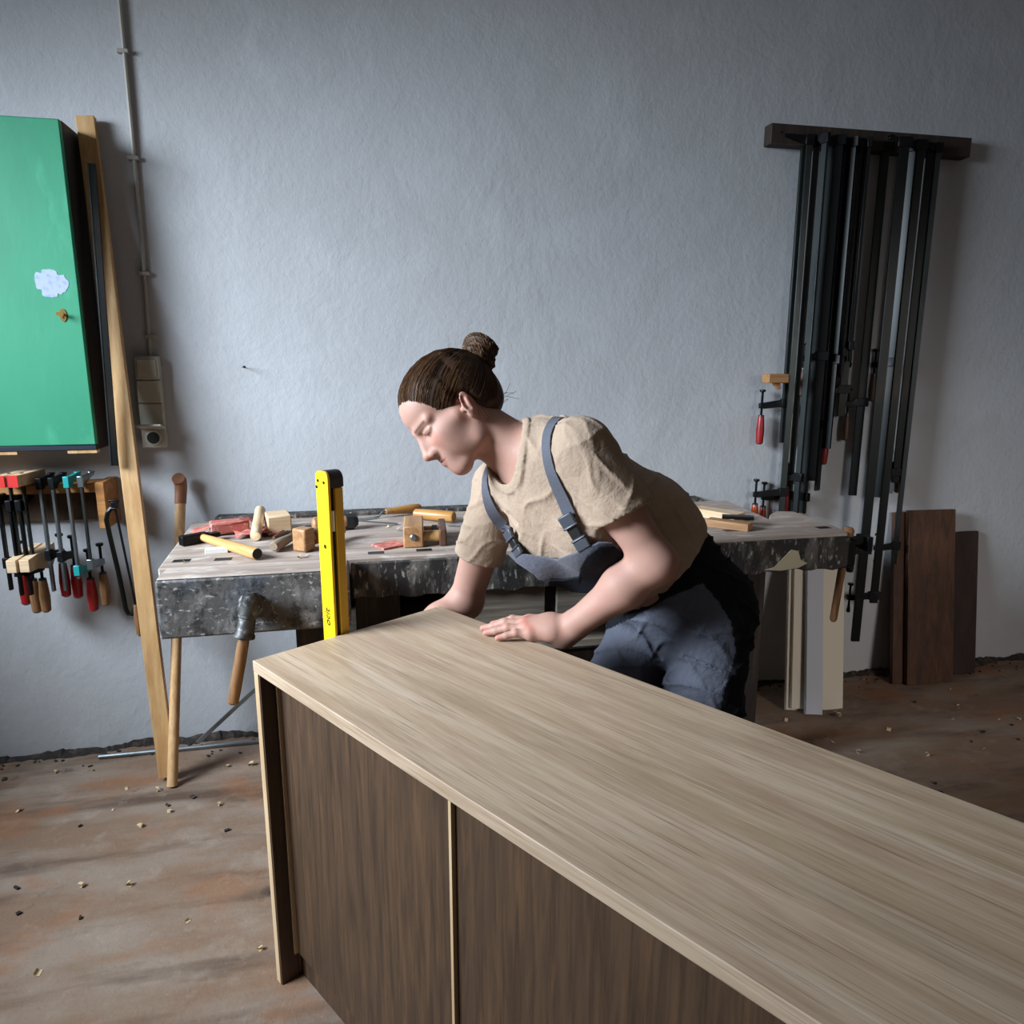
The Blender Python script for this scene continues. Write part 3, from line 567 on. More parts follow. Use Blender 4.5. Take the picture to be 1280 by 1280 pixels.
long_clamp('thick dark clamp with crossing lower arm above the brown boards', 1138, 750, 2.515, R(75), .985, M['darksteel'], M['iron'], jaw=.10, bw=.03, bt=.012, hl=.03, hr=.008)
long_clamp('dark long clamp, fourth from the right in the hanging row', 1134, 600, 2.56, R(-80), .95, M['darksteel'], M['handle_dark'], jaw=.09, hl=.08)
long_clamp('dark long clamp, second from the right in the hanging row', 1151, 602, 2.55, R(70), .97, M['darksteel'], M['iron'], jaw=.09, hl=.03, hr=.008)
long_clamp('rightmost long clamp with bright polished edge', 1160, 702, 2.535, R(80), .955, M['steel_dull'], M['iron'], jaw=.08, bw=.02, bt=.010, hl=.03, hr=.008)
p = at_y(968, 473, 2.53)
wbk = thing('wood_pad', 'small light wood block gripped by the red handled clamp on the wall', 'wood block', p)
obj('block', MB().box((0.005, 0, 0), (.085, .05, .035)), M['beech'], wbk, bevel=.003)
obj('splinter', MB().prism([(-.005, -.018), (.02, -.018), (.025, -.040), (.015, -.042)], .02, Matrix.Translation((0, .01, 0)) @ FR), M['beech'], wbk)
# boards leaning on the wall
def lean(name, label, cat, x0, x1, y0, h, y1, th, m, xs=0.0):
    a = V(((x0+x1)/2, y0, 0)); b = V(((x0+x1)/2+xs, y1, h)); d = (b-a).normalized()
    nrm = V((1, 0, 0)).cross(d); off = V((0, th*.5, abs(d.y)*th*.5))
    o = obj(name, MB().bar(a+off, b+off, abs(x1-x0), th, (1, 0, 0)), m, bevel=.0015); return tag(o, label, cat)
lean('white_board', 'tall white board leaning against the wall beneath the bench end', 'board', 1.622, 1.849, 2.335, .655, 2.535, .016, M['whiteboard'], .09)
lean('white_board', 'narrow white strip board just behind the left edge of the tall white board', 'board', 1.609, 1.66, 2.354, .655, 2.553, .014, M['whiteboard'], .09)
lean('grey_slat', 'short grey primed slat leaning on the tall white board', 'slat', 1.662, 1.734, 2.300, .545, 2.475, .016, M['greyslat'], .075)
lean('brown_board', 'tall brown veneered board leaning against the wall, the wide front one', 'board', 2.245, 2.475, 2.452, .74, 2.560, .020, M['brownboard'], .01)
lean('brown_board', 'dark brown narrow board edge just left behind the wide brown board', 'board', 2.195, 2.36, 2.478, .73, 2.585, .018, M['brownboard'], .01)
lean('brown_board', 'shorter dark board right of the wide brown board', 'board', 2.505, 2.645, 2.510, .63, 2.588, .018, wood('dark_veneer', '33201a', '1e120e', '472e22', 'z', 1.2, .55), .0)
# ------------------------------------------------------------------ implicit surfaces (for the person and clothes)
A_ = lambda p: np.array(p, dtype=np.float64)
def _unit(v): v = A_(v); return v/np.linalg.norm(v)
def rcone(a, b, ra, rb):
    a = A_(a); b = A_(b); ab = b-a; l2 = ab@ab
    def f(P):
        d = P-a; t = np.clip((d@ab)/l2, 0, 1)
        return np.linalg.norm(d-t[:, None]*ab, axis=1)-(ra+(rb-ra)*t)
    return f
def ell(c, r, Rm=None):
    c = A_(c); r = A_(r)
    def f(P):
        q = P-c
        if Rm is not None: q = q@Rm        # columns of Rm = local axes
        k0 = np.linalg.norm(q/r, axis=1); k1 = np.linalg.norm(q/(r*r), axis=1)
        return np.where(k1 < 1e-9, -r.min(), k0*(k0-1)/np.maximum(k1, 1e-9))
    return f
def half(c, n):                            # solid on the side n points away from
    c = A_(c); n = _unit(n)
    return lambda P: (P-c)@n
def U(d, e, k=0.0):
    if k <= 0: return np.minimum(d, e)
    h = np.clip(0.5+0.5*(e-d)/k, 0, 1); return e*(1-h)+d*h-k*h*(1-h)
def S(d, e, k=0.0): return -U(-d, e, k)     # d minus e
def I(d, e, k=0.0): return -U(-d, -e, k)
def build(ops):
    def f(P):
        d = None
        for op, fn, k in ops:
            e = fn(P)
            d = e if d is None else (U(d, e, k) if op == 'u' else S(d, e, k) if op == 's' else I(d, e, k))
        return d
    return f
def mesh_sdf(f, lo, hi, h, project=2):
    """surface nets over a block-sparse grid -> verts, quads"""
    B = 8; lo = A_(lo); n = np.ceil((A_(hi)-lo)/h/B).astype(int)
    bi = np.stack(np.meshgrid(*[np.arange(k) for k in n], indexing='ij'), -1).reshape(-1, 3)
    cen = lo+(bi*B+(B-1)/2)*h
    d = np.concatenate([f(c) for c in np.array_split(cen, max(1, len(cen)//40000))])
    G = np.repeat(np.repeat(np.repeat(d.reshape(n), B, 0), B, 1), B, 2).astype(np.float32)
    near = bi[np.abs(d) < h*B*1.7]
    off = np.stack(np.meshgrid(*[np.arange(B)]*3, indexing='ij'), -1).reshape(-1, 3)
    for ch in np.array_split(near, max(1, len(near)//300)):
        if not len(ch): continue
        idx = (ch[:, None, :]*B+off[None]).reshape(-1, 3)
        G[idx[:, 0], idx[:, 1], idx[:, 2]] = f(lo+idx*h)
    s = G < 0
    cnt = np.zeros(tuple(np.array(s.shape)-1), np.int8)
    for a in (0, 1):
        for b in (0, 1):
            for c in (0, 1): cnt += s[a:s.shape[0]-1+a, b:s.shape[1]-1+b, c:s.shape[2]-1+c]
    cells = np.argwhere((cnt > 0) & (cnt < 8)); m = len(cells)
    ID = -np.ones(cnt.shape, np.int32); ID[tuple(cells.T)] = np.arange(m)
    acc = np.zeros((m, 3)); num = np.zeros(m)
    cor = [(a, b, c) for a in (0, 1) for b in (0, 1) for c in (0, 1)]
    val = {q: G[cells[:, 0]+q[0], cells[:, 1]+q[1], cells[:, 2]+q[2]].astype(np.float64) for q in cor}
    for p in cor:
        for ax in range(3):
            if p[ax]: continue
            q = list(p); q[ax] = 1; q = tuple(q)
            v0, v1 = val[p], val[q]; x = (v0 < 0) != (v1 < 0)
            t = np.where(x, v0/np.where(x, v0-v1, 1), 0)
            pos = np.tile(A_(p), (m, 1)); pos[:, ax] = t
            acc += np.where(x[:, None], pos, 0); num += x
    P = lo+(cells+acc/num[:, None])*h
    quads = []
    for ax in range(3):
        u, v = (ax+1) % 3, (ax+2) % 3
        sl0 = [slice(None)]*3; sl1 = [slice(None)]*3; sl0[ax] = slice(0, -1); sl1[ax] = slice(1, None)
        e = np.argwhere(s[tuple(sl0)] != s[tuple(sl1)])
        e = e[(e[:, u] > 0) & (e[:, v] > 0) & (e[:, u] < cnt.shape[u]) & (e[:, v] < cnt.shape[v])]
        ins = s[tuple(e.T)]
        def cid(du, dv): c = e.copy(); c[:, u] -= du; c[:, v] -= dv; return ID[tuple(c.T)]
        q = np.stack([cid(1, 1), cid(0, 1), cid(0, 0), cid(1, 0)], 1)
        q[~ins] = q[~ins][:, ::-1]; quads.append(q[(q >= 0).all(1)])
    F = np.concatenate(quads)
    for _ in range(project):
        g = np.zeros_like(P); e = h*.35
        d0 = f(P)
        for a in range(3):
            dp = np.zeros(3); dp[a] = e; g[:, a] = (f(P+dp)-f(P-dp))/(2*e)
        gn = (g*g).sum(1); st = np.clip(d0, -h*.5, h*.5)/np.maximum(gn, .05)
        P = P-g*np.minimum(1, st/np.where(np.abs(st) < 1e-12, 1, st))[:, None]*st[:, None]*.8
    return P, F
def sdf_obj(name, f, lo, hi, h, mat_, parent=None, color=None, midx=None, project=2):
    P, F = mesh_sdf(f, lo, hi, h, project)
    me = bpy.data.meshes.new(name)
    me.vertices.add(len(P)); me.vertices.foreach_set('co', P.astype(np.float32).ravel())
    me.loops.add(len(F)*4); me.loops.foreach_set('vertex_index', F.astype(np.int32).ravel())
    me.polygons.add(len(F)); me.polygons.foreach_set('loop_start', np.arange(0, len(F)*4, 4, dtype=np.int32))
    me.update(calc_edges=True); me.validate()
    me.polygons.foreach_set('use_smooth', [True]*len(me.polygons))
    for m in (mat_ if isinstance(mat_, (list, tuple)) else [mat_]): me.materials.append(m)
    if color is not None:
        at = me.color_attributes.new('tint', 'FLOAT_COLOR', 'POINT')
        c = np.ones((len(P), 4), np.float32); c[:, :3] = color(P); at.data.foreach_set('color', c.ravel())
    if midx is not None:
        cen = P[F].mean(1); me.polygons.foreach_set('material_index', midx(cen).astype(np.int32))
    o = bpy.data.objects.new(name, me); COL.objects.link(o)
    if parent: o.parent = parent
    return o

# ------------------------------------------------------------------ the person
NB = A_(at_c(661, 566, 1.60)); PV = A_(at_c(850, 756, 1.74))
SL = A_(at_c(727, 562, 1.48)); SR = A_(at_c(625, 606, 1.75))
EL = A_(at_c(820, 704, 1.475)); WL = A_(at_c(704, 792, 1.565))
ER = A_(at_c(582, 752, 1.85))
SP = _unit(PV-NB); LR = SL-SR; LR = _unit(LR-SP*(LR@SP)); FR_ = np.cross(LR, -SP)
def TB(f, l, d): return NB+FR_*f+LR*l+SP*d
TR = np.stack([FR_, LR, SP], 1)
# ---- head frame: columns forward, left, up
r_, u_, a_ = A_(RGT), A_(UPV), A_(AX)
def camv(x, y, z): return r_*x+u_*y-a_*z         # z toward the camera
HF = _unit(camv(-.735, -.60, .315)); HU = camv(-.63, .776, 0.0); HU = _unit(HU-HF*(HU@HF)); HL_ = np.cross(HU, HF)
HO = A_(at_c(573, 517, 1.60)); HR_ = np.stack([HF, HL_, HU], 1)
def HP(x, y, z): return HO+HF*x+HL_*y+HU*z
def head_local(P): return (P-HO)@HR_
def hell(c, r, rot=None): return ell(HP(*c), r, HR_ if rot is None else HR_@rot)
def hrc(a, b, ra, rb): return rcone(HP(*a), HP(*b), ra, rb)
head_ops = [('u', hell((-.010, 0, .048), (.100, .075, .087)), 0),
    ('u', hell((.040, 0, .050), (.070, .066, .065)), .02),
    ('u', hell((.044, 0, -.024), (.056, .057, .066)), .025)]
for s in (-1, 1):
    head_ops += [('u', hrc((-.004, s*.057, -.03), (.016, s*.049, -.074), .018, .016), .03),
        ('u', hrc((.016, s*.049, -.074), (.066, s*.013, -.096), .016, .016), .025),
        ('u', hrc((.070, s*.040, -.020), (.03, s*.060, -.012), .020, .014), .025)]
for s in (-1, 1): head_ops += [('u', hell((.044, s*.043, -.045), (.037, .021, .039)), .02)]
head_ops += [('u', hell((.072, 0, -.094), (.0185, .022, .0165)), .02),
    ('u', hell((.080, 0, -.062), (.0185, .027, .027)), .02)]
for s in (-1, 1):
    head_ops += [('s', hell((.110, s*.033, .002), (.017, .018, .0115)), .018),
        ('u', hrc((.101, s*.012, .0195), (.080, s*.048, .022), .0085, .0075), .014),
        ('u', hell((.0835, s*.032, .000), (.0130, .0155, .0120)), .004),
        ('u', hrc((.0955, s*.022, .0055), (.088, s*.046, .0035), .0038, .0035), .005)]
head_ops += [('u', hrc((.101, 0, .012), (.1165, 0, -.034), .0085, .0095), .010), ('u', hrc((.090, 0, -.005), (.100, 0, -.036), .014, .015), .012)]
head_ops += [('u', hell((.1165, 0, -.0365), (.0105, .0120, .0095)), .006)]
for s in (-1, 1):
    head_ops += [('u', hell((.105, s*.0125, -.0400), (.0115, .0070, .0080)), .007),
                 ('s', hell((.110, s*.0070, -.0480), (.0055, .0034, .0038)), .002)]
for s in (-1, 1):
    head_ops += [('u', hrc((.0975, s*.003, -.0595), (.085, s*.0225, -.0655), .0050, .0026), .006),
                 ('u', hrc((.0965, s*.002, -.0695), (.085, s*.0205, -.0660), .0062, .0028), .006),
                 ('s', hrc((.104, 0, -.0640), (.089, s*.024, -.0655), .0014, .0010), .002)]
def rotm(ax, a):
    return np.array(Matrix.Rotation(a, 3, ax))
for s in (-1, 1):
    er = rotm('Z', s*.38) @ rotm('Y', -.20)
    head_ops += [('u', hell((-.003, s*.079, -.008), (.0180, .0060, .0300), er), .005),
                 ('s', hell((.0015, s*.0860, -.002), (.0108, .0066, .0200), er), .0035),
                 ('u', hell((-.0035, s*.0815, -.005), (.0042, .0045, .0135), er), .0035),
                 ('u', hell((.004, s*.078, -.030), (.0085, .0055, .009), er), .005),
                 ('u', hell((.011, s*.078, -.010), (.005, .005, .007), er), .004)]
# ---- torso, neck and arms
def torso_ops(g, k=.05):
    return [('u', ell(TB(.012, 0, .15), (.112+g, .150+g, .185+g), TR), 0),
            ('u', rcone(TB(-.005, -.03, .0), TB(-.005, .03, .0), .052+g, .052+g), .05),
            ('u', rcone(SR, TB(0, -.06, .03), .050+g, .060+g), .04), ('u', rcone(SL, TB(0, .06, .03), .050+g, .060+g), .04),
            ('u', ell(TB(.078, .07, .19), (.060+g, .064+g, .066+g), TR), .04), ('u', ell(TB(.088, -.075, .18), (.066+g, .064+g, .075+g), TR), .04),
            ('u', ell(TB(.015, 0, .33), (.100+g, .140+g, .16+g), TR), k), ('u', ell(TB(-.040, .01, .25), (.095+g, .130+g, .21+g), TR), k)]
body_ops = torso_ops(-.004) + [('u', ell(PV, (.115, .16, .12), TR), .05),
    ('u', rcone(NB+SP*.03, HP(-.028, 0, -.055), .056, .050), .03),
    ('u', rcone(TB(.03, -.02, .03), HP(.0, -.02, -.06), .03, .03), .03), ('u', rcone(TB(.03, .03, .03), HP(-.01, .035, -.05), .024, .026), .03)]
# arms
def arm(S0, E0, r0=.050, r1=.041):
    m = S0+(E0-S0)*.45
    return [('u', rcone(S0, m, r0, r0*.97), .03), ('u', rcone(m, E0, r0*.97, r1), .03)]
body_ops += arm(SL, EL, .049, .039) + arm(SR, ER, .050, .041)
fdir = _unit(WL-EL)
olec = EL + _unit(EL-SL)*.012 - fdir*.010
body_ops += [('u', ell(olec, (.024, .024, .024)), .02),
    ('u', rcone(EL+fdir*.0, EL+fdir*.085+np.array([0, 0, .004]), .039, .0435), .03), ('u', rcone(EL+fdir*.085, WL-fdir*.03, .043, .029), .03),
    ('u', rcone(WL-fdir*.03, WL, .029, .0275), .02)]
# near hand, flat on the cabinet top (palm frame: D along the fingers, Q toward the little finger, z up)
TOPZ = .758
pa = A_(at_z(704, 806, TOPZ)); pb = A_(at_z(600, 797, TOPZ)); D = _unit((pb-pa)*[1, 1, 0]); Q = np.cross(D, [0, 0, 1.0]); Q = Q if Q@A_(RGT*0-FWD) > 0 else -Q
W0 = np.array([WL[0], WL[1], TOPZ])
def HN(x, y, z): return W0+D*x+Q*y+np.array([0, 0, z])
hand = [('u', rcone(WL, HN(.03, -.004, .030), .0275, .024), .02),
        ('u', rcone(WL-np.array([0, 0, .006]), HN(.022, .020, .021), .024, .019), .02),
        ('u', rcone(HN(.02, .014, .022), HN(.066, .030, .017), .019, .014), .018),
        ('u', rcone(HN(.02, -.016, .028), HN(.080, -.026, .026), .020, .015), .018),
        ('u', rcone(HN(.02, 0, .029), HN(.082, .0, .028), .021, .0155), .018),
        ('u', rcone(HN(.02, .01, .026), HN(.078, .018, .024), .019, .0145), .018)]
FING = [(-.026, .080, .026, (.040, .025, .022), -.07, .0088), (.0, .086, .028, (.044, .028, .023), -.01, .0090),
        (.019, .080, .024, (.040, .026, .022), .05, .0085), (.032, .067, .017, (.031, .020, .019), .20, .0076)]
for (y, x, z, ln, sp, r) in FING:
    c, s = math.cos(sp), math.sin(sp)
    z1 = z+.003; z2 = r+.010; z3 = r+.0005
    p0 = HN(x, y, z); p1 = HN(x+ln[0]*c, y+ln[0]*s, max(z1-.004, r+.012)); p2 = HN(x+(ln[0]+ln[1])*c, y+(ln[0]+ln[1])*s, z2-.004); p3 = HN(x+sum(ln)*c, y+sum(ln)*s, z3)
    hand += [('u', ell(p0+np.array([0, 0, .002]), (.0115, .0115, .0115)), .008), ('u', rcone(p0, p1, r*1.22, r*1.1), .006), ('u', ell(p1, (r*1.17,)*3), .003),
             ('u', rcone(p1, p2, r*1.1, r), .003), ('u', rcone(p2, p3, r, r*.8), .003)]
t0, t1, t2, t3 = HN(.018, -.026, .022), HN(.048, -.050, .016), HN(.076, -.060, .012), HN(.098, -.064, .0095)
hand += [('u', rcone(t0, t1, .017, .0125), .016), ('u', rcone(t1, t2, .0115, .0105), .005), ('u', rcone(t2, t3, .0105, .0085), .004)]
# far forearm and hand, pressing the cabinet's end panel from outside, behind the level
ca, sa = math.cos(CA), math.sin(CA)
def CB(x, y, z): return np.array([-.229+x*ca-y*sa, 1.445+x*sa+y*ca, z])     # cabinet coordinates
WR = CB(-.055, .40, .655)
fd2 = _unit(WR-ER)
body_ops += [('u', ell(ER+np.array([.0, 0, -.0]), (.040,)*3), .02), ('u', rcone(ER, ER+fd2*.08, .040, .042), .02), ('u', rcone(ER+fd2*.08, WR, .041, .0275), .02)]
def HB(x, y, z): return CB(-.004-z, .40-x*.93+y*.3, .655-x*.30-y*.9)      # x along the fingers, z away from the panel
far = [('u', rcone(WR, HB(.03, 0, .026), .027, .022), .02)]
for (y, x) in ((-.026, .080), (-.008, .085), (.011, .082), (.028, .072)):
    far.append(('u', rcone(HB(.02, y*.6, .026), HB(x, y, .022), .018, .0125), .014))
    far += [('u', rcone(HB(x, y, .022), HB(x+.04, y*1.1, .017), .0105, .0095), .004), ('u', rcone(HB(x+.04, y*1.1, .017), HB(x+.08-abs(y)*.3, y*1.15, .0095), .0092, .0075), .003)]
far += [('u', rcone(HB(.015, -.022, .024), HB(.05, -.052, .018), .016, .012), .014), ('u', rcone(HB(.05, -.052, .018), HB(.088, -.066, .0105), .011, .0085), .005)]
def skin_sdf():
    fb, fh, fl, ff = build(body_ops), build(head_ops), build(hand), build(far)
    def f(P):
        d = fb(P)
        for c, r, g, k in ((HO, .22, fh, .018), (HN(.06, 0, .03), .16, fl, .012), (HB(.06, 0, .02), .16, ff, .012)):
            dist = np.linalg.norm(P-c, axis=1); m = dist < r+.05
            e = dist-r+.06
            if m.any(): e = e.copy(); e[m] = g(P[m])
            d = U(d, e, k)
        return d
    return f
skin_lin = np.array(lin('ae8576')[:3])
def skin_color(P):
    c = np.tile(skin_lin, (len(P), 1))
    def blend(mask, col):
        nonlocal c; c = c*(1-mask[:, None])+np.array(lin(col)[:3])*mask[:, None]
    def blob(p, r, soft=.5): d = np.linalg.norm((P-p)/r, axis=1) if np.ndim(r) else np.linalg.norm(P-p, axis=1)/r; return np.clip((1-d)/soft, 0, 1)
    # forearms and upper arms: slightly pinker, mottled
    nz = np.sin(P[:, 0]*61+np.sin(P[:, 2]*47)*2)*np.sin(P[:, 1]*53+np.sin(P[:, 0]*39)*2)*np.sin(P[:, 2]*57)
    blend(np.clip(nz, 0, 1)*.25, 'c48a7a')
    for (y, x, z, ln, sp, r) in FING:
        blend(blob(HN(x, y, z+.01), .017)*.4, 'b9604f'); blend(blob(HN(x+ln[0]*math.cos(sp), y+ln[0]*math.sin(sp), z), .012)*.4, 'bd6a58')
        blend(blob(HN(x+sum(ln)*math.cos(sp), y+sum(ln)*math.sin(sp), .01), .014)*.35, 'c56a60')
    blend(blob(olec, .04)*.5, 'b9705f')
    hl = head_local(P); X, Y, Z = hl.T; ay = np.abs(Y); infr = np.linalg.norm(hl, axis=1) < .17
    def hb(x, y, z, rx, ry, rz, soft): d = np.sqrt(((X-x)/rx)**2+((ay-y)/ry)**2+((Z-z)/rz)**2); return np.clip((1-d)/soft, 0, 1)*infr
    blend(hb(.080, .038, -.026, .03, .03, .025, .8)*.5, 'c4786c')             # cheeks
    blend(hb(.122, 0, -.042, .02, .02, .014, .8)*.5, 'c2705f')               # nose tip
    blend(hb(-.008, .082, 0, .025, .02, .035, .7)*.35, 'b4604c')             # ears
    blend(hb(.095, .0, -.0645, .016, .0225, .0110, .35)*.7, '9a5a54')        # lips
    blend(hb(.098, .0, -.0648, .018, .0235, .0020, .5)*.8, '4a2622')          # mouth line
    blend(hb(.092, .034, .0010, .014, .0135, .0075, .5)*.5, '5f4136')       # lids / lashes
    blend(hb(.092, .035, -.0035, .014, .0150, .0022, .5)*.9, '1d1512')           # lash line
    brow = np.exp(-((Z-(.0205+(ay-.03)*.06))/.0032)**2)*(ay > .012)*(ay < .050)*(X > .05)*infr
    blend(np.clip(brow, 0, 1)*.85, '43301f')
    # short hair shadowing the scalp so that no bare skin shows between strands
    return c
M['skin'] = mat('skin', 'ae8576', .58, spec=.35, attr='tint', sss=.12, layers=[('b87868', 30, (1,1,1), .58, .74, .2), ('dba891', 70, (1,1,1), .6, .75, .2)], bump=[(260, (1,1,1), .12, .001)])
person = sdf_obj('person', skin_sdf(), (-.42, 1.05, .48), (1.05, 1.95, 1.55), .0031, M['skin'], color=skin_color)
tag(person, 'person in grey overalls and beige t-shirt leaning over the cabinet, hair in a bun', 'person')

# ---- T-shirt
def folds(P, amp, dirs):
    """raised creases: narrow ridges along wavy lines, fading in and out"""
    d = np.zeros(len(P))
    for (k, wv, ph) in dirs:
        k = A_(k); w2 = np.roll(k, 1)*.45
        m = .55+.45*np.sin(P@np.roll(k, 2)*.6+ph*3)
        d -= amp*wv*m*(1-np.abs(np.sin((P@k+1.3*np.sin(P@w2+ph)+ph)*.5)))**3.5
    return d
udir = _unit(EL-SL); udirR = _unit(ER-SR)
HEM_L = SL+udir*.160; HEM_R = SR+udirR*.195
sl_ops = [('u', rcone(SL-udir*.0, SL+udir*.20, .066, .074), .03)]
sr_ops = [('u', rcone(SR-udirR*.0, SR+udirR*.21, .062, .066), .03)]
collar_c = NB+FR_*.028-SP*.012; collar_n = _unit(-SP*.86+FR_*.50)
CRm = np.stack([_unit(FR_-collar_n*(FR_@collar_n)), np.cross(collar_n, _unit(FR_-collar_n*(FR_@collar_n))), collar_n], 1)
hem_c = TB(0, 0, .405); hem_n = _unit(SP*1.0+FR_*.10)
f_t = build(torso_ops(.010) + [('u', ell(PV-SP*.045, (.135, .180, .14), TR), .05), ('u', ell(TB(-.085, .02, .345), (.100, .125, .15), TR), .06)])
f_sl = rcone(SL, SL+udir*.26, .064, .070); f_sr = rcone(SR, SR+udirR*.27, .060, .066)
f_neck = rcone(NB+FR_*.030+SP*.034, NB+FR_*.05-SP*.16, .057, .085)
tilt_l = _unit(udir+A_(RGT)*-.10)
def shirt(P):
    d = f_t(P)+folds(P, .0075, [((70, 60, 10), .9, .3), ((-60, 45, 58), .7, 1.7), ((25, -30, 60), .8, 2.2)])+.001
    s1 = I(f_sl(P)+folds(P, .0075, [((90, 30, 70), .9, .4), ((40, -90, 66), .7, 2.6), ((75, 60, -40), .6, 1.1)])+.001, half(HEM_L, tilt_l)(P), .004)
    s1 = S(s1, rcone(HEM_L-udir*.06, HEM_L+udir*.03, .050, .068)(P), .006)
    s2 = I(f_sr(P)+folds(P, .006, [((18, 40, 120), .9, .4), ((-50, 30, 110), .7, 2.6)])+.001, half(HEM_R, udirR)(P), .004)
    s2 = S(s2, rcone(HEM_R-udirR*.06, HEM_R+udirR*.03, .048, .058)(P), .006)
    d = U(U(d, s1, .028), s2, .028)
    # ribbed collar ring
    q = (P-collar_c)@CRm; rr = np.sqrt((q[:, 0]/1.06)**2+q[:, 1]**2)
    d = I(d, half(hem_c, hem_n)(P), .006)
    d = S(d, f_neck(P), .004)
    ring = np.abs(f_neck(P)-.006)-.010; ring = np.maximum(ring, f_t(P)-.0045)
    d = U(d, np.maximum(ring, -f_neck(P)+.0005), .002)
    return d
M['shirt'] = mat('beige_cotton', 'a48d7a', .9, spec=.2, layers=[('8b7c69', 7, (1,1,1), .5, .7, .35), ('bda894', 160, (1,1,1), .5, .7, .25)], bump=[(16, (1,1,1), .45, .012), (38, (1,1,1), .5, .006), (420, (1,1,1), .2, .0008)], sheen=.1)
M['seam'] = mat('seam_thread', '6f6454', .9)
tee = sdf_obj('t_shirt', shirt, (-.1, 1.0, .6), (1.15, 2.0, 1.35), .0042, M['shirt'], person)
tee['label'] = 'beige short sleeved cotton t-shirt'

# ---- overalls: trousers
GZ = 0.0
HLp = PV+LR*.088+np.array([0, 0, -.015])+A_(RGT)*.012; HRp = PV-LR*.088+np.array([0, 0, -.02])
fh_ = _unit(FR_*[1, 1, 0]); lh = _unit(LR*[1, 1, 0])
KL = HLp+np.array([0, 0, -.375])+fh_*.10+lh*.035; KR = HRp+np.array([0, 0, -.30])+fh_*.235-lh*.05
AL = np.array([*(KL-fh_*.16+lh*.03)[:2], .085]); AR = np.array([*(KR-fh_*.03-lh*.03)[:2], .085])
f_leg = build([('u', ell(PV-SP*.01, (.120, .168, .150), TR), 0), ('u', ell(TB(-.060, .0, .43), (.105, .14, .10), TR), .04),
    ('u', rcone(HLp, KL, .098, .076), .05), ('u', rcone(HRp, KR, .098, .076), .03),
    ('u', rcone(KL, AL, .074, .064), .03), ('u', rcone(KR, AR, .074, .064), .03),
    ('u', ell(PV-FR_*.045+LR*.065-np.array([0, 0, .03]), (.08, .085, .095)), .05), ('u', ell(PV-FR_*.045-LR*.065-np.array([0, 0, .03]), (.08, .085, .095)), .05)])
waist_c = TB(0, 0, .36); 
def trousers(P):
    d = f_leg(P)+folds(P, .012, [((30, 40, 78), .9, .9), ((45, -40, 60), .7, 2.1), ((-36, 50, 82), .6, .2)])+.001
    d = I(d, half(waist_c, -SP)(P), .006)
    return I(d, half((0, 0, .05), (0, 0, -1))(P), .005)
GREY = [(690, 840), (740, 795), (786, 775), (830, 750), (878, 729), (898, 752), (914, 778), (920, 815), (905, 862), (892, 930), (880, 1000), (560, 1000), (560, 840)]
def in_poly(x, y, poly):
    c = np.zeros(len(x), bool); j = len(poly)-1
    for i in range(len(poly)):
        (xi, yi), (xj, yj) = poly[i], poly[j]
        c ^= ((yi > y) != (yj > y)) & (x < (xj-xi)*(y-yi)/(yj-yi+1e-12)+xi); j = i
    return c
def leg_region(c):                                       # grey front of the thighs, black yoke, seat and lower legs
    q = c-A_(C0); dz = q@a_; x = 640+FOC*(q@r_)/dz; y = 640-FOC*(q@u_)/dz
    front = ((c-PV)@FR_ > -.06) | (c[:, 2] < .6)
    g = (in_poly(x, y, GREY) & front & (c[:, 2] > .40))[:, None]
    return np.where(g, np.array(lin('565863')[:3]), np.array(lin('17181d')[:3]))
M['cloth_grey'] = mat('grey_twill', '5a5b66', .9, spec=.15, layers=[('44474f', 5, (1,1,1), .48, .7, .6), ('777b86', 220, (1,1,1), .5, .7, .3)], bump=[(14, (1,1,1), .4, .014), (500, (1,1,1), .2, .0008)], sheen=.1)
M['cloth_dark'] = mat('black_twill', '17181d', .9, spec=.12, layers=[('24262d', 220, (1,1,1), .5, .7, .6)], bump=[(14, (1,1,1), .4, .014), (500, (1,1,1), .2, .0008)])
ov = sdf_obj('overalls', trousers, (.0, .95, .0), (1.35, 2.0, 1.05), .0042, mat('overall_twill', '5a5b66', .9, spec=.14, attr='tint', bump=[(9, (1,1,1), .5, .02), (30, (1,1,1), .6, .008), (500, (1,1,1), .2, .0008)]), person, color=leg_region)
ov['label'] = 'grey and black work overalls'
for (an, kn) in ((AL, KL), (AR, KR)):
    d0 = fh_
    sf = build([('u', rcone(np.array([an[0], an[1], .05])-d0*.045, np.array([an[0], an[1], .047])+d0*.12, .046, .044), 0), ('u', ell(np.array([an[0], an[1], .04])+d0*.14, (.05, .05, .036)), .03), ('u', rcone(np.array([an[0], an[1], .06]), np.array([an[0], an[1], .12]), .05, .052), .03), ('i', half((0, 0, .001), (0, 0, -1)), .006)])
    c = np.array([an[0], an[1], .06])
    sdf_obj('shoe', sf, c-[.28, .28, .065], c+[.28, .28, .12], .006, M['black'], person)

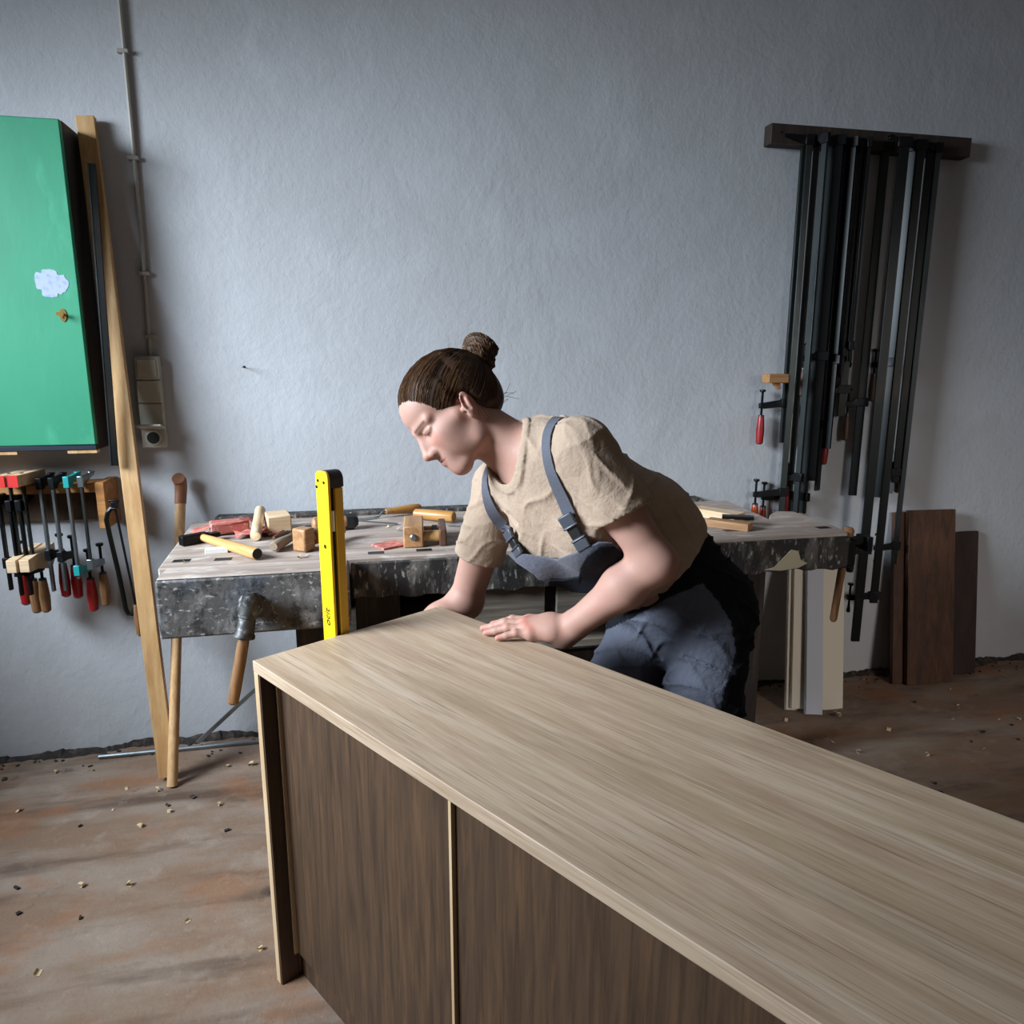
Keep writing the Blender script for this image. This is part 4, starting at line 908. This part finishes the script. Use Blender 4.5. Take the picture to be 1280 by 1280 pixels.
# ---- straps, buckles and bib laid onto the shirt
Ps, Fs = mesh_sdf(lambda P: f_t(P)-.004, (-.1, 1.0, .6), (1.15, 2.0, 1.35), .008, 1)
Ps2, Fs2 = mesh_sdf(lambda P: U(U(f_t(P), I(f_sl(P), half(HEM_L, tilt_l)(P)), .028), I(f_sr(P), half(HEM_R, udirR)(P)), .028)-.003, (-.1, 1.0, .6), (1.15, 2.0, 1.35), .008, 1)
bvh = BVHTree.FromPolygons([tuple(p) for p in Ps2], [tuple(int(i) for i in q) for q in Fs2])
bvh0 = BVHTree.FromPolygons([tuple(p) for p in Ps], [tuple(int(i) for i in q) for q in Fs])
def hit(x, y, b=None):
    r = ray(x, y).normalized(); loc, nrm, i, d = (b or bvh).ray_cast(C0, r)
    if loc is None: return None, None
    if nrm.dot(r) > 0: nrm = -nrm
    return loc, nrm
def resample(pts, n):
    pts = [V(p) for p in pts]; L = [0]
    for i in range(1, len(pts)): L.append(L[-1]+(pts[i]-pts[i-1]).length)
    out = []
    for k in range(n):
        t = L[-1]*k/(n-1); i = max(j for j in range(len(L)) if L[j] <= t+1e-9); i = min(i, len(pts)-2)
        f = (t-L[i])/max(1e-9, L[i+1]-L[i]); out.append(pts[i].lerp(pts[i+1], f))
    return out
def ribbon(pts, nrms, wd, th, lift):
    """flat band following surface points"""
    mb = MB(); vs = []
    for i in range(len(pts)):
        t = (pts[min(i+1, len(pts)-1)]-pts[max(i-1, 0)]).normalized(); n = nrms[i]; n = (n-t*n.dot(t)).normalized(); s = t.cross(n)
        b = pts[i]+n*lift
        for (a, h) in ((-wd/2, 0), (wd/2, 0), (wd/2, th), (-wd/2, th)): vs.append(b+s*a+n*h)
    k = len(pts)
    fs = [(4*i+j, 4*i+(j+1)%4, 4*(i+1)+(j+1)%4, 4*(i+1)+j) for i in range(k-1) for j in range(4)] + [(0, 1, 2, 3), (4*k-4, 4*k-1, 4*k-2, 4*k-3)]
    return mb.add(vs, fs)
def smooth_pts(a, it=3):
    for _ in range(it): a = [a[0]]+[(a[i-1]+a[i]*2+a[i+1])/4 for i in range(1, len(a)-1)]+[a[-1]]
    return a
M['strap'] = mat('strap_webbing', '5a5b64', .85, spec=.2, layers=[('47484f', 300, (1,1,1), .45, .6, .5)])
M['buckle'] = mat('grey_buckle', '43464f', .45)
def strap(px_pts, over):
    pts = []; nr = []
    for q in resample([(x, y, 0) for x, y in px_pts], 36):
        a, b = hit(q.x, q.y)
        if a is not None: pts.append(a); nr.append(b)
    # carry on over the shoulder and down the back
    for o in over:
        a, b, i, d = bvh.find_nearest(V(o)); pts.insert(0, a); nr.insert(0, (V(o)-a).normalized() if (V(o)-a).length > 1e-6 else b)
    dn = resample(pts, 44); nn = []
    for q in dn:
        j = min(range(len(pts)), key=lambda k: (pts[k]-q).length); nn.append(nr[j])
    return smooth_pts(dn), smooth_pts([n for n in nn], 6)
over_l = [TB(-.10, .085, .02), TB(-.15, .07, .08), TB(-.16, .05, .16), TB(-.16, .03, .26), TB(-.15, .02, .36)]
over_r = [TB(-.04, -.085, -.02), TB(-.12, -.075, .06), TB(-.16, -.05, .16), TB(-.16, -.03, .26), TB(-.15, -.02, .36)]
sp_l, sn_l = strap([(722, 517), (712, 517), (700, 521), (691, 528), (685, 538), (683, 550), (684, 572), (689, 590), (696, 607), (704, 624), (710, 637), (714, 648)], over_l)
obj('strap', ribbon(sp_l, sn_l, .027, .003, .001), M['strap'], ov)
sp_r, sn_r = strap([(607, 588), (606, 598), (607, 612), (612, 634), (620, 650), (630, 658), (640, 666)], over_r)
obj('strap', ribbon(sp_r, sn_r, .027, .003, .001), M['strap'], ov)
def buckle(path_px):
    (x0, y0), (x1, y1), (x2, y2) = path_px
    p0, n0 = hit(x0, y0, bvh0); p2, n2 = hit(x2, y2, bvh0)
    if p0 is None or p2 is None: return
    n = (n0+n2).normalized(); t = (p2-p0); L_ = t.length; t.normalize(); n = (n-t*n.dot(t)).normalized(); s = t.cross(n); rm = Matrix((t, s, n)).transposed()
    b = obj('buckle', MB().box(p0+t*L_*.5+n*.010, (L_*.42, .026, .010), rm), M['black'], ov, bevel=.003)
    obj('upper_clip', MB().box(p0+t*L_*.12+n*.012, (L_*.34, .033, .009), rm).box(p0+t*L_*.30+n*.014, (.006, .034, .011), rm), M['buckle'], b, bevel=.003)
    obj('lower_clip', MB().box(p0+t*L_*.86+n*.012, (L_*.30, .033, .009), rm).box(p0+t*L_*.69+n*.013, (.006, .034, .011), rm), M['buckle'], b, bevel=.003)
buckle([(708, 644), (719, 664), (733, 684)]); buckle([(639, 663), (646, 677), (655, 692)])
def patch(name, poly, m, lift, th, nx=90, ny=40, b=None):
    """panel of cloth whose outline is given by points on the shirt"""
    bm_pts = []; xs = [p[0] for p in poly]; ys = [p[1] for p in poly]
    def inside(x, y):
        c = False; j = len(poly)-1
        for i in range(len(poly)):
            (xi, yi), (xj, yj) = poly[i], poly[j]
            if (yi > y) != (yj > y) and x < (xj-xi)*(y-yi)/(yj-yi)+xi: c = not c
            j = i
        return c
    mb = MB(); idx = {}
    cols = []
    x0, x1 = min(xs)+.3, max(xs)-.3
    grid = []
    for i in range(nx+1):
        x = x0+(x1-x0)*i/nx
        hits = []
        for k in range(len(poly)):
            (xa, ya), (xb, yb) = poly[k], poly[(k+1) % len(poly)]
            if (xa <= x < xb) or (xb <= x < xa): hits.append(ya+(yb-ya)*(x-xa)/(xb-xa))
        if len(hits) < 2: continue
        y0, y1 = min(hits), max(hits); row = []
        for j in range(ny+1):
            a, n = hit(x, y0+(y1-y0)*j/ny, b or bvh0)
            row.append((a, n))
        grid.append(row)
    vs = []; ok = []
    for row in grid:
        for a, n in row:
            ok.append(a is not None); vs.append((a+n*lift) if a is not None else V((0, 0, 0)))
    w_ = ny+1; fs = []
    for i in range(len(grid)-1):
        for j in range(ny):
            q = (i*w_+j, (i+1)*w_+j, (i+1)*w_+j+1, i*w_+j+1)
            if all(ok[k] for k in q): fs.append(q)
    used = sorted({k for f in fs for k in f}); rem = {k: i for i, k in enumerate(used)}
    mb.add([vs[k] for k in used], [tuple(rem[k] for k in f) for f in fs])
    o = obj(name, mb, m, ov); s_ = o.modifiers.new('t', 'SOLIDIFY'); s_.thickness = th; s_.offset = 0
    return o
bib_poly = [(642, 690), (655, 689), (670, 691), (700, 694), (724, 686), (747, 675), (762, 676), (790, 700), (800, 722), (775, 735), (747, 734), (710, 731), (684, 727), (670, 712), (652, 700)]
bb = patch('bib', bib_poly, M['cloth_grey'], .012, .004)
patch('bib_pocket', [(684, 727), (686, 716), (705, 716), (731, 712), (728, 700), (735, 688), (748, 678), (762, 678), (790, 701), (799, 722), (775, 734), (747, 733), (710, 730)], M['cloth_dark'], .0185, .004)

# ---- hair
def hairline(X, Y):
    ay = np.abs(Y)
    z = np.interp(X, [-.13, -.095, -.06, -.032, -.020, .012, .020, .032, .052, .070, .089, .11], [-.055, -.050, -.045, -.030, .018, .022, -.014, -.004, .018, .054, .084, .096])
    return z+.0022*np.sin(Y*330)+.0018*np.sin(Y*770+X*300)
f_skull = build([('u', hell((-.010, 0, .048), (.100, .075, .087)), 0), ('u', hell((.040, 0, .050), (.070, .066, .065)), .02), ('u', hell((-.055, 0, -.005), (.052, .058, .055)), .03)])
tie_l = A_((-.094, 0, .066)); bun_l = A_((-.131, .004, .082))
def hair_f(P):
    hl = head_local(P); X, Y, Z = hl.T
    over = Z-hairline(X, Y)
    sl_ = np.interp(X, [0, .08], [.032, .062])
    thick = np.where(over > 0, .0108*(1-np.exp(-np.maximum(over, 0)/sl_)), np.maximum(over*.25, -.010))
    d = f_skull(P)-thick
    d = U(d, rcone(HP(-.07, 0, .058), HP(-.112, 0, .074), .030, .022)(P), .02)
    return np.maximum(d, -over-.02)
M['hair'] = mat('brown_hair', '38261a', .55, spec=.25, layers=[('5e4228', 24, (1,1,1), .5, .72, .6), ('1e120b', 14, (1,1,1), .5, .7, .6)], bump=[(300, (1,1,1), .3, .001)])
M['hair_light'] = mat('light_brown_hair', '74543a', .55, spec=.25)
M['hair_mid'] = mat('mid_brown_hair', '4a311f', .55, spec=.25)
hair = sdf_obj('hair', hair_f, HO-[.19, .19, .16], HO+[.19, .19, .2], .0027, M['hair'], person)
rng = random.Random(4)
Ph, Fh = mesh_sdf(hair_f, HO-[.19, .19, .16], HO+[.19, .19, .2], .006, 1)
hb = BVHTree.FromPolygons([tuple(p) for p in Ph], [tuple(int(i) for i in q) for q in Fh])
cen = A_((-.02, 0, .03))
mb = MB()
for k in range(900):
    s = rng.choice((-1, 1)); X = rng.uniform(-.09, .098)
    zl = float(hairline(np.array([X]), np.array([0.]))[0])+rng.uniform(-.006, .016)
    if X > .05: y = rng.uniform(0, 1)**.7*.066*math.sqrt(max(0, 1-((X-.03)/.085)**2))*s
    else: y = .08*s
    d0 = _unit(A_((X, y, zl))-cen); d1 = _unit(tie_l-cen)
    pts = []
    for i in range(12):
        t = i/11; d = _unit(d0*(1-t)+d1*t+A_((0, s*.10, .12))*math.sin(math.pi*t)*.4)
        o0 = HP(*(cen+d*.25)); dirw = -(HR_@d)
        loc, nrm, _, _ = hb.ray_cast(V(o0), V(dirw))
        if loc is None: continue
        pts.append(loc+nrm*(.0004+.0012*math.sin(math.pi*t)*rng.uniform(.3, 1)))
    if len(pts) > 4:
        mb.cur = rng.choice((0, 0, 1, 1, 2, 2) if X > .03 else (0, 0, 0, 0, 1)); r0 = rng.uniform(.0004, .0009); mb.tube(pts, [r0*.35]+[r0]*(len(pts)-2)+[r0*.6], 4, cap=False)
for k in range(46):   # loose wisps at the nape, in front of the ear and on the crown
    q = k % 3
    if q == 0: st = A_((-.075+rng.uniform(-.02, .02), rng.uniform(-.04, .05), -.04+rng.uniform(-.01, .03))); dr = A_((-.55, rng.uniform(-.3, .5), rng.uniform(-.6, .2)))
    elif q == 1: st = A_((-.020+rng.uniform(-.01, .012), .074, -.01)); dr = A_((rng.uniform(.1, .45), .16, -1))
    else: st = A_((rng.uniform(-.08, .06), rng.uniform(-.03, .03), .125)); dr = A_((-.6, rng.uniform(-.3, .3), .35))
    if q == 1 and k > 20: continue
    L_ = rng.uniform(.025, .055); pts = []; c = A_((rng.uniform(-.2, .3), rng.uniform(-.2, .2), rng.uniform(-.3, .3)))
    for i in range(7):
        t = i/6; pts.append(V(HP(*(st+_unit(dr)*L_*t+c*L_*t*t))))
    mb.cur = rng.choice((1, 2)); mb.tube(pts, .00045, 3, cap=False)
obj('hair_strands', mb, [M['hair'], M['hair_mid'], M['hair_light']], hair)
bun_c = HP(*bun_l); f_bun = build([('u', hell(tuple(bun_l), (.038, .041, .042)), 0)])
def bun_f(P):
    q = (P-bun_c)@HR_; an = np.arctan2(q[:, 1], q[:, 2]); ra = np.arctan2(np.hypot(q[:, 1], q[:, 2]), -q[:, 0])
    return f_bun(P)-.0045*np.sin(an*2+ra*5.0)-.0018*np.sin(an*9+ra*17)
bun = sdf_obj('hair_bun', bun_f, bun_c-.06, bun_c+.06, .0022, M['hair'], person)
mb = MB()
for k in range(130):
    a0 = rng.uniform(0, 6.283); b0 = rng.uniform(.25, 2.2); ln = rng.uniform(1.2, 2.6); pts = []
    for i in range(10):
        t = i/9; a = a0+ln*t; b = b0+.5*t-.2*math.sin(3*t)
        d = HR_@A_((-math.cos(b), math.sin(b)*math.sin(a), math.sin(b)*math.cos(a)))
        r0 = .036; P1 = np.array([bun_c+d*r0])
        for _ in range(3): r0 -= float(bun_f(P1)[0]); P1 = np.array([bun_c+d*r0])
        pts.append(V(bun_c+d*(r0+.0003)))
    mb.cur = rng.choice((0, 1, 1, 2)); r1 = rng.uniform(.0006, .0013); mb.tube(pts, [r1*.3]+[r1]*8+[r1*.3], 4, cap=False)
obj('bun_strands', mb, [M['hair'], M['hair_mid'], M['hair_light']], bun)
tc = HP(-.106, 0, .072); ta = _unit(HR_@(bun_l-tie_l)); tx = V(ta).orthogonal().normalized(); ty = V(ta).cross(tx)
mb = MB(); ring = [V(tc)+(tx*math.cos(i/20*2*math.pi)+ty*math.sin(i/20*2*math.pi))*.027 for i in range(21)]; mb.tube(ring, .005, 8, cap=False)
obj('hair_tie', mb, M['black'], person)
